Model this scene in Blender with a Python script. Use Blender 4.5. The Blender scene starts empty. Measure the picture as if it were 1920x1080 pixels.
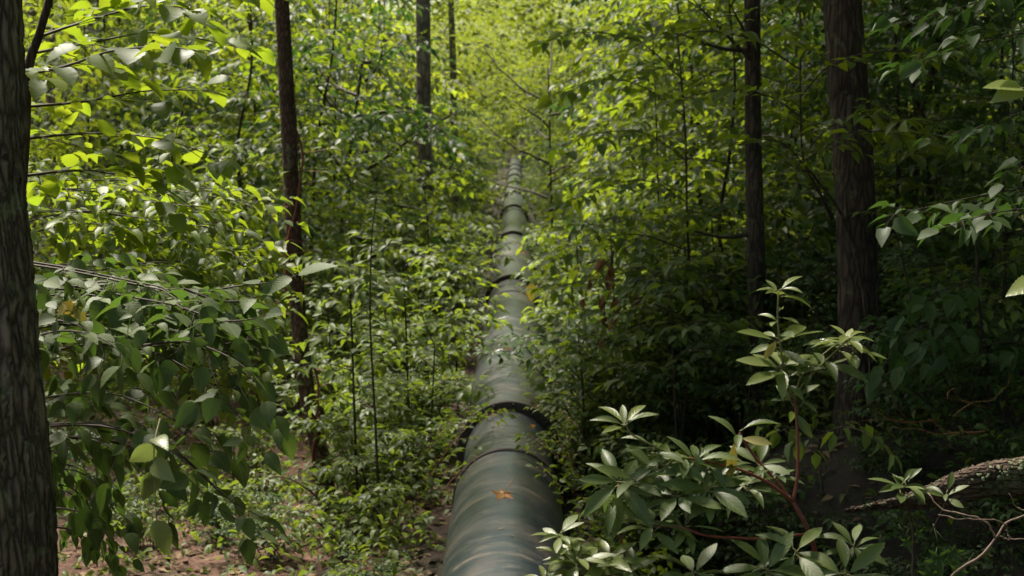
import bpy, math, random
import numpy as np
from mathutils import Vector, Matrix
R = math.radians
random.seed(7)
rng = np.random.default_rng(7)
C = bpy.context.scene.collection
scn = bpy.context.scene

# ------------------------------------------------------------------ camera
F = 2667.0
PITCH = math.atan((540 - 243) / F)
CAM = np.array((0.0, 0.0, 3.5))
FW = np.array((0, math.cos(PITCH), -math.sin(PITCH)))
UP = np.array((0, math.sin(PITCH), math.cos(PITCH)))
RT = np.array((1.0, 0, 0))
def P(px, py, d):
    return CAM + d * (FW + (px - 960) / F * RT - (py - 540) / F * UP)
def proj(p):
    v = np.asarray(p, float) - CAM
    d = v @ FW
    return 960 + F * (v @ RT) / d, 540 - F * (v @ UP) / d, d
cd = bpy.data.cameras.new('camera')
cam = bpy.data.objects.new('camera', cd); C.objects.link(cam)
cam.location = CAM; cam.rotation_euler = (math.pi / 2 - PITCH, 0, 0)
cd.sensor_width = 36; cd.lens = F / 1920 * 36; cd.clip_end = 1000; cd.clip_start = 0.05
cd.dof.use_dof = True; cd.dof.focus_distance = 5.5; cd.dof.aperture_fstop = 4.5; cd.dof.aperture_blades = 7
scn.camera = cam

# ------------------------------------------------------------------ light
SUN_EL, SUN_AZ = R(58), R(-35)      # azimuth from +Y towards +X ; the sun stands ahead, to the left
w = bpy.data.worlds.new("World"); scn.world = w; w.use_nodes = True
nt = w.node_tree; bg = nt.nodes['Background']
sky = nt.nodes.new('ShaderNodeTexSky'); sky.sky_type = 'NISHITA'; sky.sun_disc = False
sky.sun_elevation = SUN_EL; sky.sun_rotation = SUN_AZ; sky.air_density = 1.3; sky.dust_density = 3.0
nt.links.new(sky.outputs[0], bg.inputs[0]); bg.inputs[1].default_value = 0.085
sd = bpy.data.lights.new('sun', 'SUN'); sd.energy = 5.0; sd.angle = R(10); sd.color = (1, 0.93, 0.8)
sun = bpy.data.objects.new('sun', sd); C.objects.link(sun)
sdir = Vector((math.sin(SUN_AZ) * math.cos(SUN_EL), math.cos(SUN_AZ) * math.cos(SUN_EL), math.sin(SUN_EL)))
sun.rotation_euler = sdir.to_track_quat('Z', 'Y').to_euler(); sun.location = (0, 0, 30)
scn.view_settings.view_transform = 'Standard'; scn.view_settings.look = 'None'
scn.view_settings.exposure = 1.22; scn.view_settings.gamma = 1
cy = scn.cycles
cy.max_bounces = 8; cy.diffuse_bounces = 2; cy.glossy_bounces = 2; cy.transmission_bounces = 4; cy.volume_bounces = 0
cy.caustics_reflective = False; cy.caustics_refractive = False; cy.use_adaptive_sampling = True
cy.adaptive_threshold = 0.015; cy.use_denoising = True; cy.sample_clamp_indirect = 6

# ------------------------------------------------------------------ materials
class NT:
    def __init__(s, name):
        s.m = bpy.data.materials.new(name); s.m.use_nodes = True; s.t = s.m.node_tree
        s.t.nodes.clear(); s.out = s.n('ShaderNodeOutputMaterial')
    def n(s, typ, **kw):
        nd = s.t.nodes.new(typ)
        for k, v in kw.items():
            if k.startswith('i_'): nd.inputs[k[2:].replace('_', ' ')].default_value = v
            else: setattr(nd, k, v)
        return nd
    def l(s, a, b): s.t.links.new(a, b)
    def ramp(s, fac, stops, interp='LINEAR'):
        r = s.n('ShaderNodeValToRGB'); cr = r.color_ramp; cr.interpolation = interp
        while len(cr.elements) < len(stops): cr.elements.new(0.5)
        for e, (p, c) in zip(cr.elements, stops):
            e.position = p; e.color = (*c, 1) if len(c) == 3 else (c[0],) * 3 + (1,)
        s.l(fac, r.inputs[0]); return r.outputs[0]
    def math(s, op, a, b=0.0, c=0.0):
        m = s.n('ShaderNodeMath', operation=op)
        for i, x in enumerate((a, b, c)):
            if isinstance(x, (int, float)): m.inputs[i].default_value = x
            else: s.l(x, m.inputs[i])
        return m.outputs[0]
    def mix(s, fac, a, b, blend='MIX'):
        m = s.n('ShaderNodeMix', data_type='RGBA', blend_type=blend)
        for i, x in ((0, fac), (6, a), (7, b)):
            if isinstance(x, (int, float)): m.inputs[i].default_value = x
            elif isinstance(x, tuple): m.inputs[i].default_value = (*x, 1)
            else: s.l(x, m.inputs[i])
        return m.outputs[2]
    def noise(s, vec, scale, detail=4, rough=0.55, dist=0.0):
        t = s.n('ShaderNodeTexNoise'); t.inputs['Scale'].default_value = scale; t.inputs['Detail'].default_value = detail
        t.inputs['Roughness'].default_value = rough; t.inputs['Distortion'].default_value = dist
        if vec is not None: s.l(vec, t.inputs['Vector'])
        return t.outputs['Fac']
    def mapping(s, vec, scale):
        m = s.n('ShaderNodeMapping'); m.inputs['Scale'].default_value = scale; s.l(vec, m.inputs[0]); return m.outputs[0]
    def bump(s, h, strength, dist):
        b = s.n('ShaderNodeBump'); b.inputs['Strength'].default_value = strength; b.inputs['Distance'].default_value = dist
        s.l(h, b.inputs['Height']); return b.outputs[0]

def leaf_mat(name, cols, trans, fac=0.45, rough=0.42, spec=0.5, veins=0, objvar=0.5, blotch=0.0):
    """cols: base colours picked per leaf; trans: the colour light takes on passing through."""
    g = NT(name)
    geo = g.n('ShaderNodeNewGeometry'); oi = g.n('ShaderNodeObjectInfo')
    col = g.ramp(geo.outputs['Random Per Island'], [(i / max(1, len(cols) - 1), c) for i, c in enumerate(cols)])
    # each plant its own tone
    hsv = g.n('ShaderNodeHueSaturation'); g.l(col, hsv.inputs['Color'])
    g.l(g.math('MULTIPLY_ADD', oi.outputs['Random'], 0.035 * objvar, 0.5 - 0.02 * objvar), hsv.inputs['Hue'])
    g.l(g.math('MULTIPLY_ADD', oi.outputs['Random'], 0.7 * objvar, 1 - 0.35 * objvar), hsv.inputs['Value'])
    col = hsv.outputs[0]
    tr = g.n('ShaderNodeHueSaturation'); g.l(g.mix(g.math('MULTIPLY', geo.outputs['Random Per Island'], 0.6), trans, tuple(c * k for c, k in zip(trans, (0.7, 1.0, 1.1)))), tr.inputs['Color'])
    g.l(g.math('MULTIPLY_ADD', oi.outputs['Random'], 0.5 * objvar, 1 - 0.25 * objvar), tr.inputs['Value'])
    trc = tr.outputs[0]
    p = g.n('ShaderNodeBsdfPrincipled')
    p.inputs['Roughness'].default_value = rough; p.inputs['Specular IOR Level'].default_value = spec
    if veins:
        uv = g.n('ShaderNodeUVMap'); sx = g.n('ShaderNodeSeparateXYZ'); g.l(uv.outputs[0], sx.inputs[0])
        u = g.math('ABSOLUTE', g.math('SUBTRACT', sx.outputs[0], 0.5))
        side = g.math('ABSOLUTE', g.math('SINE', g.math('MULTIPLY', g.math('SUBTRACT', sx.outputs[1], g.math('MULTIPLY', u, 0.55)), veins * math.pi)))
        vv = g.math('SUBTRACT', 1.0, g.math('SMOOTH_MIN', g.math('MULTIPLY', side, 2.2), 1.0, 0.2))
        mid = g.math('LESS_THAN', u, 0.022)
        vein = g.math('MAXIMUM', g.math('MULTIPLY', vv, 0.55), mid)
        col = g.mix(g.math('MULTIPLY', vein, 0.6), col, (0.22, 0.27, 0.12))
        trc = g.mix(g.math('MULTIPLY', vein, 0.35), trc, (0.05, 0.10, 0.01))
        g.l(g.bump(g.math('SUBTRACT', 1.0, vein), 0.25, 0.003), p.inputs['Normal'])
    tc = g.n('ShaderNodeTexCoord')
    if blotch:
        nz = g.noise(tc.outputs['Object'], 60, 3)
        b = g.ramp(nz, [(0.60, (0, 0, 0)), (0.68, (1, 1, 1))])
        col = g.mix(g.math('MULTIPLY', b, blotch), col, (0.16, 0.14, 0.05))
    # the paler underside
    col = g.mix(g.math('MULTIPLY', geo.outputs['Backfacing'], 0.3), col, (0.10, 0.135, 0.045))
    g.l(col, p.inputs['Base Color'])
    t = g.n('ShaderNodeBsdfTranslucent'); g.l(trc, t.inputs[0])
    mx = g.n('ShaderNodeMixShader'); mx.inputs[0].default_value = fac
    g.l(p.outputs[0], mx.inputs[1]); g.l(t.outputs[0], mx.inputs[2]); g.l(mx.outputs[0], g.out.inputs[0])
    return g.m

def bark_mat(name, dark, light, scale=14, stretch=0.12, lichen=0.0, bumpd=0.02, lying=False):
    g = NT(name); tc = g.n('ShaderNodeTexCoord')
    v = g.mapping(tc.outputs['Object'], (stretch, 1, 1) if lying else (1, 1, stretch))
    warp = g.noise(v, scale * 0.5, 3)
    a = g.noise(v, scale, 6, 0.6, 0.8)
    vor = g.n('ShaderNodeTexVoronoi', feature='DISTANCE_TO_EDGE'); vor.inputs['Scale'].default_value = scale * 1.3
    mv = g.n('ShaderNodeVectorMath', operation='MULTIPLY_ADD'); g.l(v, mv.inputs[0]); mv.inputs[1].default_value = (1, 1, 1)
    cmb = g.n('ShaderNodeCombineXYZ')
    g.l(g.math('MULTIPLY', warp, 0.08), cmb.inputs[0]); g.l(g.math('MULTIPLY', warp, -0.06), cmb.inputs[1]); g.l(cmb.outputs[0], mv.inputs[2])
    g.l(mv.outputs[0], vor.inputs['Vector'])
    h = g.math('ADD', g.math('MULTIPLY', g.math('MINIMUM', vor.outputs['Distance'], 0.25), 2.2), g.math('MULTIPLY', a, 0.6))
    col = g.ramp(h, [(0.15, dark), (0.55, tuple((a_ + b_) / 2 for a_, b_ in zip(dark, light))), (0.95, light)])
    big = g.noise(tc.outputs['Object'], 2.2, 3)
    col = g.mix(g.ramp(big, [(0.4, (0,)), (0.7, (0.6,))]), col, tuple(c * 0.55 for c in dark))
    if lichen:
        ln = g.noise(tc.outputs['Object'], 9, 6, 0.7)
        col = g.mix(g.math('MULTIPLY', g.ramp(ln, [(0.56, (0,)), (0.62, (1,))]), lichen), col, (0.27, 0.34, 0.17))
        mn = g.noise(tc.outputs['Object'], 4, 5, 0.7)
        col = g.mix(g.math('MULTIPLY', g.ramp(mn, [(0.5, (0,)), (0.6, (1,))]), lichen * 0.6), col, (0.05, 0.065, 0.02))
    p = g.n('ShaderNodeBsdfPrincipled', i_Roughness=0.9); p.inputs['Specular IOR Level'].default_value = 0.2
    g.l(col, p.inputs['Base Color']); g.l(g.bump(h, 0.9, bumpd), p.inputs['Normal']); g.l(p.outputs[0], g.out.inputs[0])
    return g.m

def plain_mat(name, c1, c2, scale=20, rough=0.7, spec=0.3):
    g = NT(name); tc = g.n('ShaderNodeTexCoord')
    col = g.ramp(g.noise(tc.outputs['Object'], scale, 5), [(0.3, c1), (0.7, c2)])
    p = g.n('ShaderNodeBsdfPrincipled', i_Roughness=rough); p.inputs['Specular IOR Level'].default_value = spec
    g.l(col, p.inputs['Base Color']); g.l(p.outputs[0], g.out.inputs[0]); return g.m

GREEN = [(0.022, 0.05, 0.010), (0.040, 0.075, 0.014), (0.08, 0.115, 0.018), (0.14, 0.165, 0.022)]
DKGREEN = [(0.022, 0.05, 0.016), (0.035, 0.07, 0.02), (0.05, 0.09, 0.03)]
M = {}
M['wood_leaf'] = leaf_mat('understory leaf', GREEN, (0.38, 0.45, 0.02), 0.42, 0.47, 0.25)
M['far_leaf'] = leaf_mat('woodland leaf', GREEN + [(0.15, 0.19, 0.03)], (0.46, 0.50, 0.03), 0.5, 0.5, 0.2)
M['shrub_leaf'] = leaf_mat('shrub leaf', [(0.03, 0.06, 0.015), (0.070, 0.11, 0.022), (0.15, 0.18, 0.038)], (0.34, 0.42, 0.03), 0.34, 0.47, 0.22)
M['shade_toned_leaf'] = leaf_mat('shade toned leaf', DKGREEN, (0.12, 0.22, 0.03), 0.3, 0.5, 0.25)  # darker green for plants in dim spots; the shade is in the leaf colour
M['hornbeam'] = leaf_mat('serrated leaf', [(0.025, 0.045, 0.016), (0.055, 0.085, 0.022), (0.10, 0.135, 0.035)], (0.16, 0.25, 0.03), 0.3, 0.5, 0.22, veins=9, objvar=0.1)
M['rhodo'] = leaf_mat('leathery leaf', [(0.035, 0.058, 0.013), (0.065, 0.095, 0.02), (0.12, 0.15, 0.035)], (0.22, 0.30, 0.05), 0.24, 0.42, 0.35, veins=7, objvar=0.1, blotch=0.25)
M['rhodo_young'] = leaf_mat('young leathery leaf', [(0.11, 0.14, 0.03), (0.17, 0.20, 0.045), (0.25, 0.27, 0.08)], (0.35, 0.40, 0.08), 0.3, 0.36, 0.5, veins=7, objvar=0.1)
M['yellow_leaf'] = leaf_mat('yellowed leaf', [(0.35, 0.26, 0.05), (0.42, 0.34, 0.09)], (0.5, 0.35, 0.04), 0.3, 0.45, 0.4, veins=7, objvar=0.1, blotch=0.9)
M['dead_leaf'] = leaf_mat('dead leaf', [(0.10, 0.045, 0.022), (0.18, 0.08, 0.035), (0.26, 0.13, 0.06)], (0.25, 0.1, 0.03), 0.25, 0.7, 0.2, objvar=0.2)
M['litter'] = leaf_mat('fallen leaf litter', [(0.09, 0.045, 0.028), (0.17, 0.085, 0.055), (0.26, 0.14, 0.09), (0.36, 0.22, 0.15)], (0.2, 0.1, 0.05), 0.1, 0.75, 0.2, objvar=0.1)
M['orange_leaf'] = leaf_mat('orange fallen leaf', [(0.55, 0.19, 0.03), (0.6, 0.24, 0.04)], (0.5, 0.2, 0.03), 0.2, 0.5, 0.3, veins=6, objvar=0.1, blotch=0.6)
M['bark_near'] = bark_mat('deeply furrowed bark', (0.016, 0.013, 0.011), (0.25, 0.20, 0.155), 26, 0.22, 0.3, 0.02)
M['bark'] = bark_mat('brown bark', (0.017, 0.013, 0.011), (0.095, 0.066, 0.050), 20, 0.18, 0.15)
M['bark_red'] = bark_mat('reddish bark', (0.026, 0.015, 0.012), (0.15, 0.085, 0.062), 26, 0.35, 0.3)
M['bark_pale'] = bark_mat('pale grey brown bark', (0.07, 0.05, 0.038), (0.26, 0.20, 0.16), 10, 0.3, 0.1)
M['bark_log'] = bark_mat('lichened log bark', (0.04, 0.028, 0.022), (0.17, 0.115, 0.085), 30, 0.3, 0.7, 0.02, True)
M['twig'] = plain_mat('twig bark', (0.03, 0.022, 0.016), (0.07, 0.05, 0.035), 30)
M['twig_green'] = plain_mat('green twig', (0.14, 0.15, 0.06), (0.22, 0.20, 0.08), 30)
M['twig_red'] = plain_mat('red stem', (0.13, 0.035, 0.025), (0.24, 0.07, 0.045), 25, 0.5)
M['twig_pale'] = plain_mat('dead pale twig', (0.16, 0.11, 0.08), (0.30, 0.21, 0.16), 25)

# ------------------------------------------------------------------ mesh builder
class MB:
    def __init__(s): s.v = []; s.f = []; s.uv = []; s.n = 0
    def raw(s, v, polys, uvs=None):
        """v (k,3); polys: list of int arrays (m, sides)"""
        s.v.append(v)
        for q, u in zip(polys, uvs or [None] * len(polys)):
            s.f.append(q + s.n); s.uv.append(u if u is not None else np.zeros((q.shape[0], q.shape[1], 2)))
        s.n += len(v)
    def tube(s, pts, radii, sides=5, wob=0.0, cap=True):
        pts = np.asarray(pts, float); n = len(pts)
        radii = np.broadcast_to(np.asarray(radii, float), (n,)) if np.ndim(radii) else np.full(n, radii)
        t = np.gradient(pts, axis=0); t /= np.linalg.norm(t, axis=1)[:, None] + 1e-9
        ref = np.array((1, 0, 0.13)) if abs(t[:, 2].mean()) > 0.6 else np.array((0, 0.1, 1.0))
        a = np.cross(t, ref); a /= np.linalg.norm(a, axis=1)[:, None] + 1e-9
        b = np.cross(t, a)
        th = np.arange(sides) * 2 * math.pi / sides
        r = radii[:, None] * (1 + (rng.normal(0, wob, (n, sides)) if wob else 0))
        v = pts[:, None, :] + r[..., None] * (np.cos(th)[None, :, None] * a[:, None] + np.sin(th)[None, :, None] * b[:, None])
        i = np.arange(n - 1)[:, None] * sides; j = np.arange(sides)[None]; k = (j + 1) % sides
        q = np.stack([i + j, i + k, i + k + sides, i + j + sides], -1).reshape(-1, 4)
        polys = [q]
        if cap: polys.append(np.arange(sides)[None][:, ::-1] + (n - 1) * sides * 0); polys.append(np.arange(sides)[None] + (n - 1) * sides)
        s.raw(v.reshape(-1, 3), polys)
    def leaves(s, tpl, pos, d, nrm, size, wid=None):
        """place a leaf template at many spots: d = along, nrm = up of the blade"""
        tv, tp, tuv = tpl
        pos, d, nrm = (np.asarray(x, float) for x in (pos, d, nrm)); k = len(pos)
        if k == 0: return
        d = d / (np.linalg.norm(d, axis=1)[:, None] + 1e-9)
        sd_ = np.cross(d, nrm); sd_ /= np.linalg.norm(sd_, axis=1)[:, None] + 1e-9
        nn = np.cross(sd_, d)
        size = np.broadcast_to(size, (k,))[:, None, None]
        wid = np.ones((k, 1, 1)) if wid is None else np.asarray(wid)[:, None, None]
        curl = rng.uniform(0.3, 1.6, (k, 1, 1))
        v = pos[:, None] + size * (tv[None, :, 0:1] * wid * sd_[:, None] + tv[None, :, 1:2] * d[:, None] + curl * tv[None, :, 2:3] * nn[:, None])
        off = np.arange(k)[:, None, None] * len(tv)
        s.raw(v.reshape(-1, 3), [(q[None] + off).reshape(-1, q.shape[1]) for q in tp],
              [np.broadcast_to(u[None], (k,) + u.shape).reshape(-1, u.shape[1], 2) for u in tuv])
    def mesh(s, name, mat, smooth=True):
        me = bpy.data.meshes.new(name)
        v = np.concatenate(s.v); tot = np.concatenate([np.full(len(q), q.shape[1]) for q in s.f])
        idx = np.concatenate([q.reshape(-1) for q in s.f]).astype(np.int32)
        me.vertices.add(len(v)); me.vertices.foreach_set('co', v.astype(np.float32).reshape(-1))
        me.loops.add(len(idx)); me.loops.foreach_set('vertex_index', idx)
        me.polygons.add(len(tot)); st = np.concatenate([[0], np.cumsum(tot)[:-1]]).astype(np.int32)
        me.polygons.foreach_set('loop_start', st); me.polygons.foreach_set('loop_total', tot.astype(np.int32))
        me.polygons.foreach_set('use_smooth', np.full(len(tot), smooth))
        uvl = me.uv_layers.new(name='UVMap')
        uvl.data.foreach_set('uv', np.concatenate([u.reshape(-1) for u in s.uv]).astype(np.float32))
        me.materials.append(mat); me.update(); me.validate(); return me
    def build(s, name, mat, parent=None, smooth=True):
        o = bpy.data.objects.new(name, s.mesh(name, mat, smooth)); C.objects.link(o)
        if parent is not None:
            o.parent = parent
        return o
def empty(name, loc=(0, 0, 0)):
    o = bpy.data.objects.new(name, None); C.objects.link(o); o.location = loc; o.empty_display_size = 0.2; return o
def tag(o, label=None, cat=None, group=None, kind=None):
    for k, v in (('label', label), ('category', cat), ('group', group), ('kind', kind)):
        if v: o[k] = v
    return o
def shift(mb, loc):
    for i, v in enumerate(mb.v): mb.v[i] = v - np.asarray(loc)
    return mb
def copy_tree(o, parent=None):
    c = o.copy(); C.objects.link(c); c.parent = parent
    for ch in list(o.children): copy_tree(ch, c)
    return c

# ---- leaf templates: x across, y along, z up; a petiole is implied by an offset start
def template(outline, fold=0.12, bend=0.10, wave=0.0):
    """outline: list of (halfwidth, y) from base to tip -> two halves folded along the midrib"""
    o = np.array(outline); n = len(o); hw, y = o[:, 0], o[:, 1]
    zb = -bend * (y ** 2)
    mid = np.stack([0 * y, y, zb], 1)
    wz = wave * np.sin(np.arange(n) * 2.1)
    L = np.stack([-hw, y, zb + fold * hw * 2 + wz], 1); Rr = np.stack([hw, y, zb + fold * hw * 2 - wz], 1)
    inner = [i for i in range(n) if hw[i] > 1e-6]
    vs = list(mid); li = {}; ri = {}
    for i in inner: li[i] = len(vs); vs.append(L[i])
    for i in inner: ri[i] = len(vs); vs.append(Rr[i])
    wmax = hw.max() * 2.05
    uvv = {k: (0.5, y[k]) for k in range(n)}
    for i in inner: uvv[li[i]] = (0.5 - hw[i] / wmax, y[i]); uvv[ri[i]] = (0.5 + hw[i] / wmax, y[i])
    tri, quad = [], []
    for i in range(n - 1):
        a, b = i in li, (i + 1) in li
        if a and b: quad += [(i, i + 1, li[i + 1], li[i]), (i, ri[i], ri[i + 1], i + 1)]
        elif b: tri += [(i, i + 1, li[i + 1]), (i, ri[i + 1], i + 1)]
        elif a: tri += [(i, i + 1, li[i]), (i, ri[i], i + 1)]
    polys = [np.array(x)[:, ::-1] for x in (tri, quad) if x]
    return np.array(vs), polys, [np.array([[uvv[k] for k in f] for f in q]) for q in polys]
T_SIMPLE = template([(0, 0), (0.27, 0.38), (0, 1)], 0.15, 0.15)
T_OVATE = template([(0, 0), (0.26, 0.25), (0.24, 0.6), (0, 1.0)], 0.22, 0.36)
T_MAPLEISH = template([(0, 0), (0.30, 0.05), (0.22, 0.3), (0.42, 0.55), (0.17, 0.62), (0, 1.0)], 0.10, 0.25)
def serr(n, wf, tooth):
    out = [(0, 0)]
    for i in range(1, 2 * n):
        y = i / (2 * n); out.append((wf(y) * (1 + (tooth if i % 2 == 0 else -tooth * 0.3)), y - (0.012 if i % 2 == 0 else 0)))
    return out + [(0, 1.0)]
T_SERR = template(serr(10, lambda y: 0.30 * (math.sin(math.pi * min(1, y ** 0.66)) ** 0.95) + 0.004, 0.07), 0.10, 0.22, 0.006)
T_BROAD = template(serr(7, lambda y: 0.40 * (math.sin(math.pi * min(1, y ** 0.72)) ** 0.75) + 0.004, 0.12), 0.10, 0.3, 0.01)
T_RHODO = template([(0, 0), (0.045, 0.08), (0.095, 0.2), (0.14, 0.36), (0.162, 0.52), (0.15, 0.66), (0.11, 0.80), (0.045, 0.93), (0, 1)], 0.22, 0.28)

def nrmz(v):
    v = np.asarray(v, float); return v / (np.linalg.norm(v) + 1e-9)
def spline(pts, n):
    pts = np.asarray(pts, float); m = len(pts)
    if m == 2: return pts[0] + (pts[1] - pts[0]) * np.linspace(0, 1, n)[:, None]
    e = np.vstack([2 * pts[0] - pts[1], pts, 2 * pts[-1] - pts[-2]]); out = []
    for t in np.linspace(0, m - 1 - 1e-6, n):
        i = int(t); u = t - i; p0, p1, p2, p3 = e[i:i + 4]
        out.append(0.5 * (2 * p1 + (p2 - p0) * u + (2 * p0 - 5 * p1 + 4 * p2 - p3) * u * u + (3 * p1 - p0 - 3 * p2 + p3) * u ** 3))
    return np.array(out)

class LeafBag:
    def __init__(s): s.p = []; s.d = []; s.n = []; s.s = []
    def add(s, p, d, n, size): s.p.append(p); s.d.append(d); s.n.append(n); s.s.append(size)
    def put(s, mb, tpl):
        if s.p: mb.leaves(tpl, s.p, s.d, s.n, np.array(s.s), rng.uniform(0.85, 1.15, len(s.p)))

def spray(wood, bag, pts, leaf, side_len, step=0.14, leaf_step=0.75, r0=0.006, tilt=0.35, droop=0.15, up=(0, 0, 1), start=0.15, sides=4, hang=0.0):
    """a branch along pts with side twigs in one rough plane, leaves set alternately along them"""
    pts = np.asarray(pts); n = len(pts)
    seg = np.linalg.norm(np.diff(pts, axis=0), axis=1); tot = seg.sum(); cum = np.concatenate([[0], np.cumsum(seg)])
    wood.tube(pts, np.linspace(r0, r0 * 0.25, n), sides, cap=False)
    up = nrmz(up); s = tot * start; k = random.randint(0, 1)
    def at(x):
        i = min(n - 2, int(np.searchsorted(cum, x) - 1) if x > 0 else 0); u = (x - cum[i]) / (seg[i] + 1e-9)
        return pts[i] + (pts[i + 1] - pts[i]) * u, nrmz(pts[i + 1] - pts[i])
    def put_leaf(p, d, sgn, sc=1.0):
        sz = leaf * random.uniform(0.5, 1.3) * sc
        sidev = np.cross(d, up) * sgn
        ld = nrmz(d * random.uniform(0.3, 0.9) + sidev * random.uniform(0.5, 1.0) + up * random.gauss(-0.05, 0.2) - np.array((0, 0, 1)) * hang * random.uniform(0.3, 1.5))
        nn = nrmz(up + rng.normal(0, tilt, 3))
        bag.add(p + ld * sz * 0.12, ld, nn, sz)
    while s < tot:
        p, d = at(s); k += 1; sgn = 1 if k % 2 else -1
        fr = s / tot; L = side_len * (1 - fr * 0.65) * random.uniform(0.6, 1.15)
        if L > leaf * 0.9:
            sv = np.cross(d, up) * sgn
            td = nrmz(d * random.uniform(0.45, 0.9) + sv + up * random.gauss(0.02, 0.18))
            m = max(3, int(L / 0.08)); q = [p]
            for _ in range(m):
                td = nrmz(td + rng.normal(0, 0.08, 3) - np.array((0, 0, droop * 0.25))); q.append(q[-1] + td * L / m)
            q = np.array(q); wood.tube(q, np.linspace(r0 * 0.4, r0 * 0.15, len(q)), 3, cap=False)
            nl = max(2, int(L / (leaf * leaf_step)))
            for j in range(nl):
                u = (j + 0.6) / nl * m; i = min(m - 1, int(u)); pp = q[i] + (q[i + 1] - q[i]) * (u - i)
                put_leaf(pp, nrmz(q[i + 1] - q[i]), 1 if j % 2 else -1)
            ld = nrmz(q[-1] - q[-2] - np.array((0, 0, hang * 0.6))); bag.add(q[-1], ld, nrmz(up + rng.normal(0, tilt, 3)), leaf * random.uniform(0.8, 1.2))
        else: put_leaf(p, d, sgn)
        s += step * random.uniform(0.7, 1.3)
    p, d = at(tot * 0.999); bag.add(p, d, nrmz(up + rng.normal(0, tilt, 3)), leaf)

# ------------------------------------------------------------------ terrain
def sm(a, b, x):
    t = np.clip((x - a) / (b - a), 0, 1); return t * t * (3 - 2 * t)
_ph = rng.uniform(0, 6.28, (14, 2)); _fr = rng.uniform(0.25, 2.6, (14, 2)) * rng.choice([-1, 1], (14, 2))
def h(x, y):
    x = np.asarray(x, float); y = np.asarray(y, float)
    z = 0.2 + sum(0.07 / (0.4 + abs(f).sum()) * np.sin(f[0] * x + f[1] * y + p[0]) for f, p in zip(_fr, _ph))
    z = z + (1.55 - 0.5 * sm(6, 12, y) - 0.7 * sm(14, 30, y)) * sm(0.75, 2.3, x - 1.3 * sm(10, 8, y))
    z = z + 1.6 * sm(3.2, 1.2, y) + 0.4 * sm(-6, -14, x)
    z = z + 16 * sm(112, 190, y) + 6 * sm(14, 60, np.abs(x)) 
    trench = sm(1.6, 0.6, np.abs(x)) * sm(3, 5, y)
    return z + (0.62 - z) * 0.75 * trench * sm(6.5, 9, y)
xs = np.concatenate([np.linspace(-220, -24, 30), np.linspace(-22, -7, 50), np.linspace(-6.8, 6.8, 190), np.linspace(7, 22, 50), np.linspace(24, 220, 30)])
ys = np.concatenate([np.linspace(-60, -3, 16), np.linspace(-2.5, 22, 230), np.linspace(22.4, 50, 60), np.linspace(52, 300, 60)])
X, Y = np.meshgrid(xs, ys); Z = h(X, Y) + rng.normal(0, 0.008, X.shape)
nx, ny = len(xs), len(ys); ii = np.arange(ny - 1)[:, None] * nx + np.arange(nx - 1)[None]
g = NT('forest soil'); tc = g.n('ShaderNodeTexCoord')
a = g.noise(tc.outputs['Object'], 1.3, 5, 0.6); b = g.noise(tc.outputs['Object'], 14, 6, 0.7); c3 = g.noise(tc.outputs['Object'], 70, 3, 0.7)
col = g.ramp(b, [(0.3, (0.05, 0.026, 0.018)), (0.5, (0.16, 0.08, 0.055)), (0.72, (0.27, 0.15, 0.11))])
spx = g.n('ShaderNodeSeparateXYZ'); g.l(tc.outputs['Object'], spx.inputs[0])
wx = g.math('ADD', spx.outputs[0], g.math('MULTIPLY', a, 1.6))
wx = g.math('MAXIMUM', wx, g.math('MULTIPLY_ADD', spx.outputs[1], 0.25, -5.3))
dark_soil = g.ramp(g.math('MULTIPLY_ADD', wx, 0.5, 0.5), [(0.45, (0,)), (0.75, (0.93,))])
col = g.mix(dark_soil, col, (0.020, 0.016, 0.012))  # soil turns darker to the right and farther back
col = g.mix(g.ramp(a, [(0.52, (0,)), (0.66, (0.75,))]), col, (0.06, 0.045, 0.025))
col = g.mix(g.ramp(c3, [(0.55, (0,)), (0.7, (0.7,))]), col, (0.05, 0.03, 0.02))
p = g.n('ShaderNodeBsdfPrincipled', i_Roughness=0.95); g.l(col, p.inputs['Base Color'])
g.l(g.bump(g.math('ADD', b, g.math('MULTIPLY', c3, 0.5)), 0.8, 0.05), p.inputs['Normal']); g.l(p.outputs[0], g.out.inputs[0])
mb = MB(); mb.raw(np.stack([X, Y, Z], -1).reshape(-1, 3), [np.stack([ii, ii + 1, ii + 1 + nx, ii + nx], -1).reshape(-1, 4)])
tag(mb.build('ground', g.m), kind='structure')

# ------------------------------------------------------------------ the pipeline
AX0, AXS, AZ, PR = -0.058, 7 / F, 0.9, 0.375
def axis(y): return np.array((AX0 + AXS * y, y, AZ))
g = NT('weathered pipe paint'); tc = g.n('ShaderNodeTexCoord'); sx = g.n('ShaderNodeSeparateXYZ'); g.l(tc.outputs['Object'], sx.inputs[0])
uvn = g.n('ShaderNodeUVMap'); su = g.n('ShaderNodeSeparateXYZ'); g.l(uvn.outputs[0], su.inputs[0])   # u = round the pipe, v = metres along
ang = g.math('MULTIPLY', su.outputs[0], 2 * math.pi)
cx = g.math('COSINE', ang); sxn = g.math('SINE', ang)
cmb = g.n('ShaderNodeCombineXYZ'); g.l(g.math('MULTIPLY', cx, 0.33), cmb.inputs[0]); g.l(g.math('MULTIPLY', sxn, 0.33), cmb.inputs[1]); g.l(g.math('MULTIPLY', su.outputs[1], 3.2), cmb.inputs[2])
oi = g.n('ShaderNodeObjectInfo'); off = g.n('ShaderNodeVectorMath', operation='ADD'); g.l(cmb.outputs[0], off.inputs[0]); cb2 = g.n('ShaderNodeCombineXYZ')
g.l(g.math('MULTIPLY', oi.outputs['Random'], 37.0), cb2.inputs[0]); g.l(cb2.outputs[0], off.inputs[1])
vec = off.outputs[0]
n1 = g.noise(vec, 2.4, 9, 0.7, 1.0)
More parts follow.
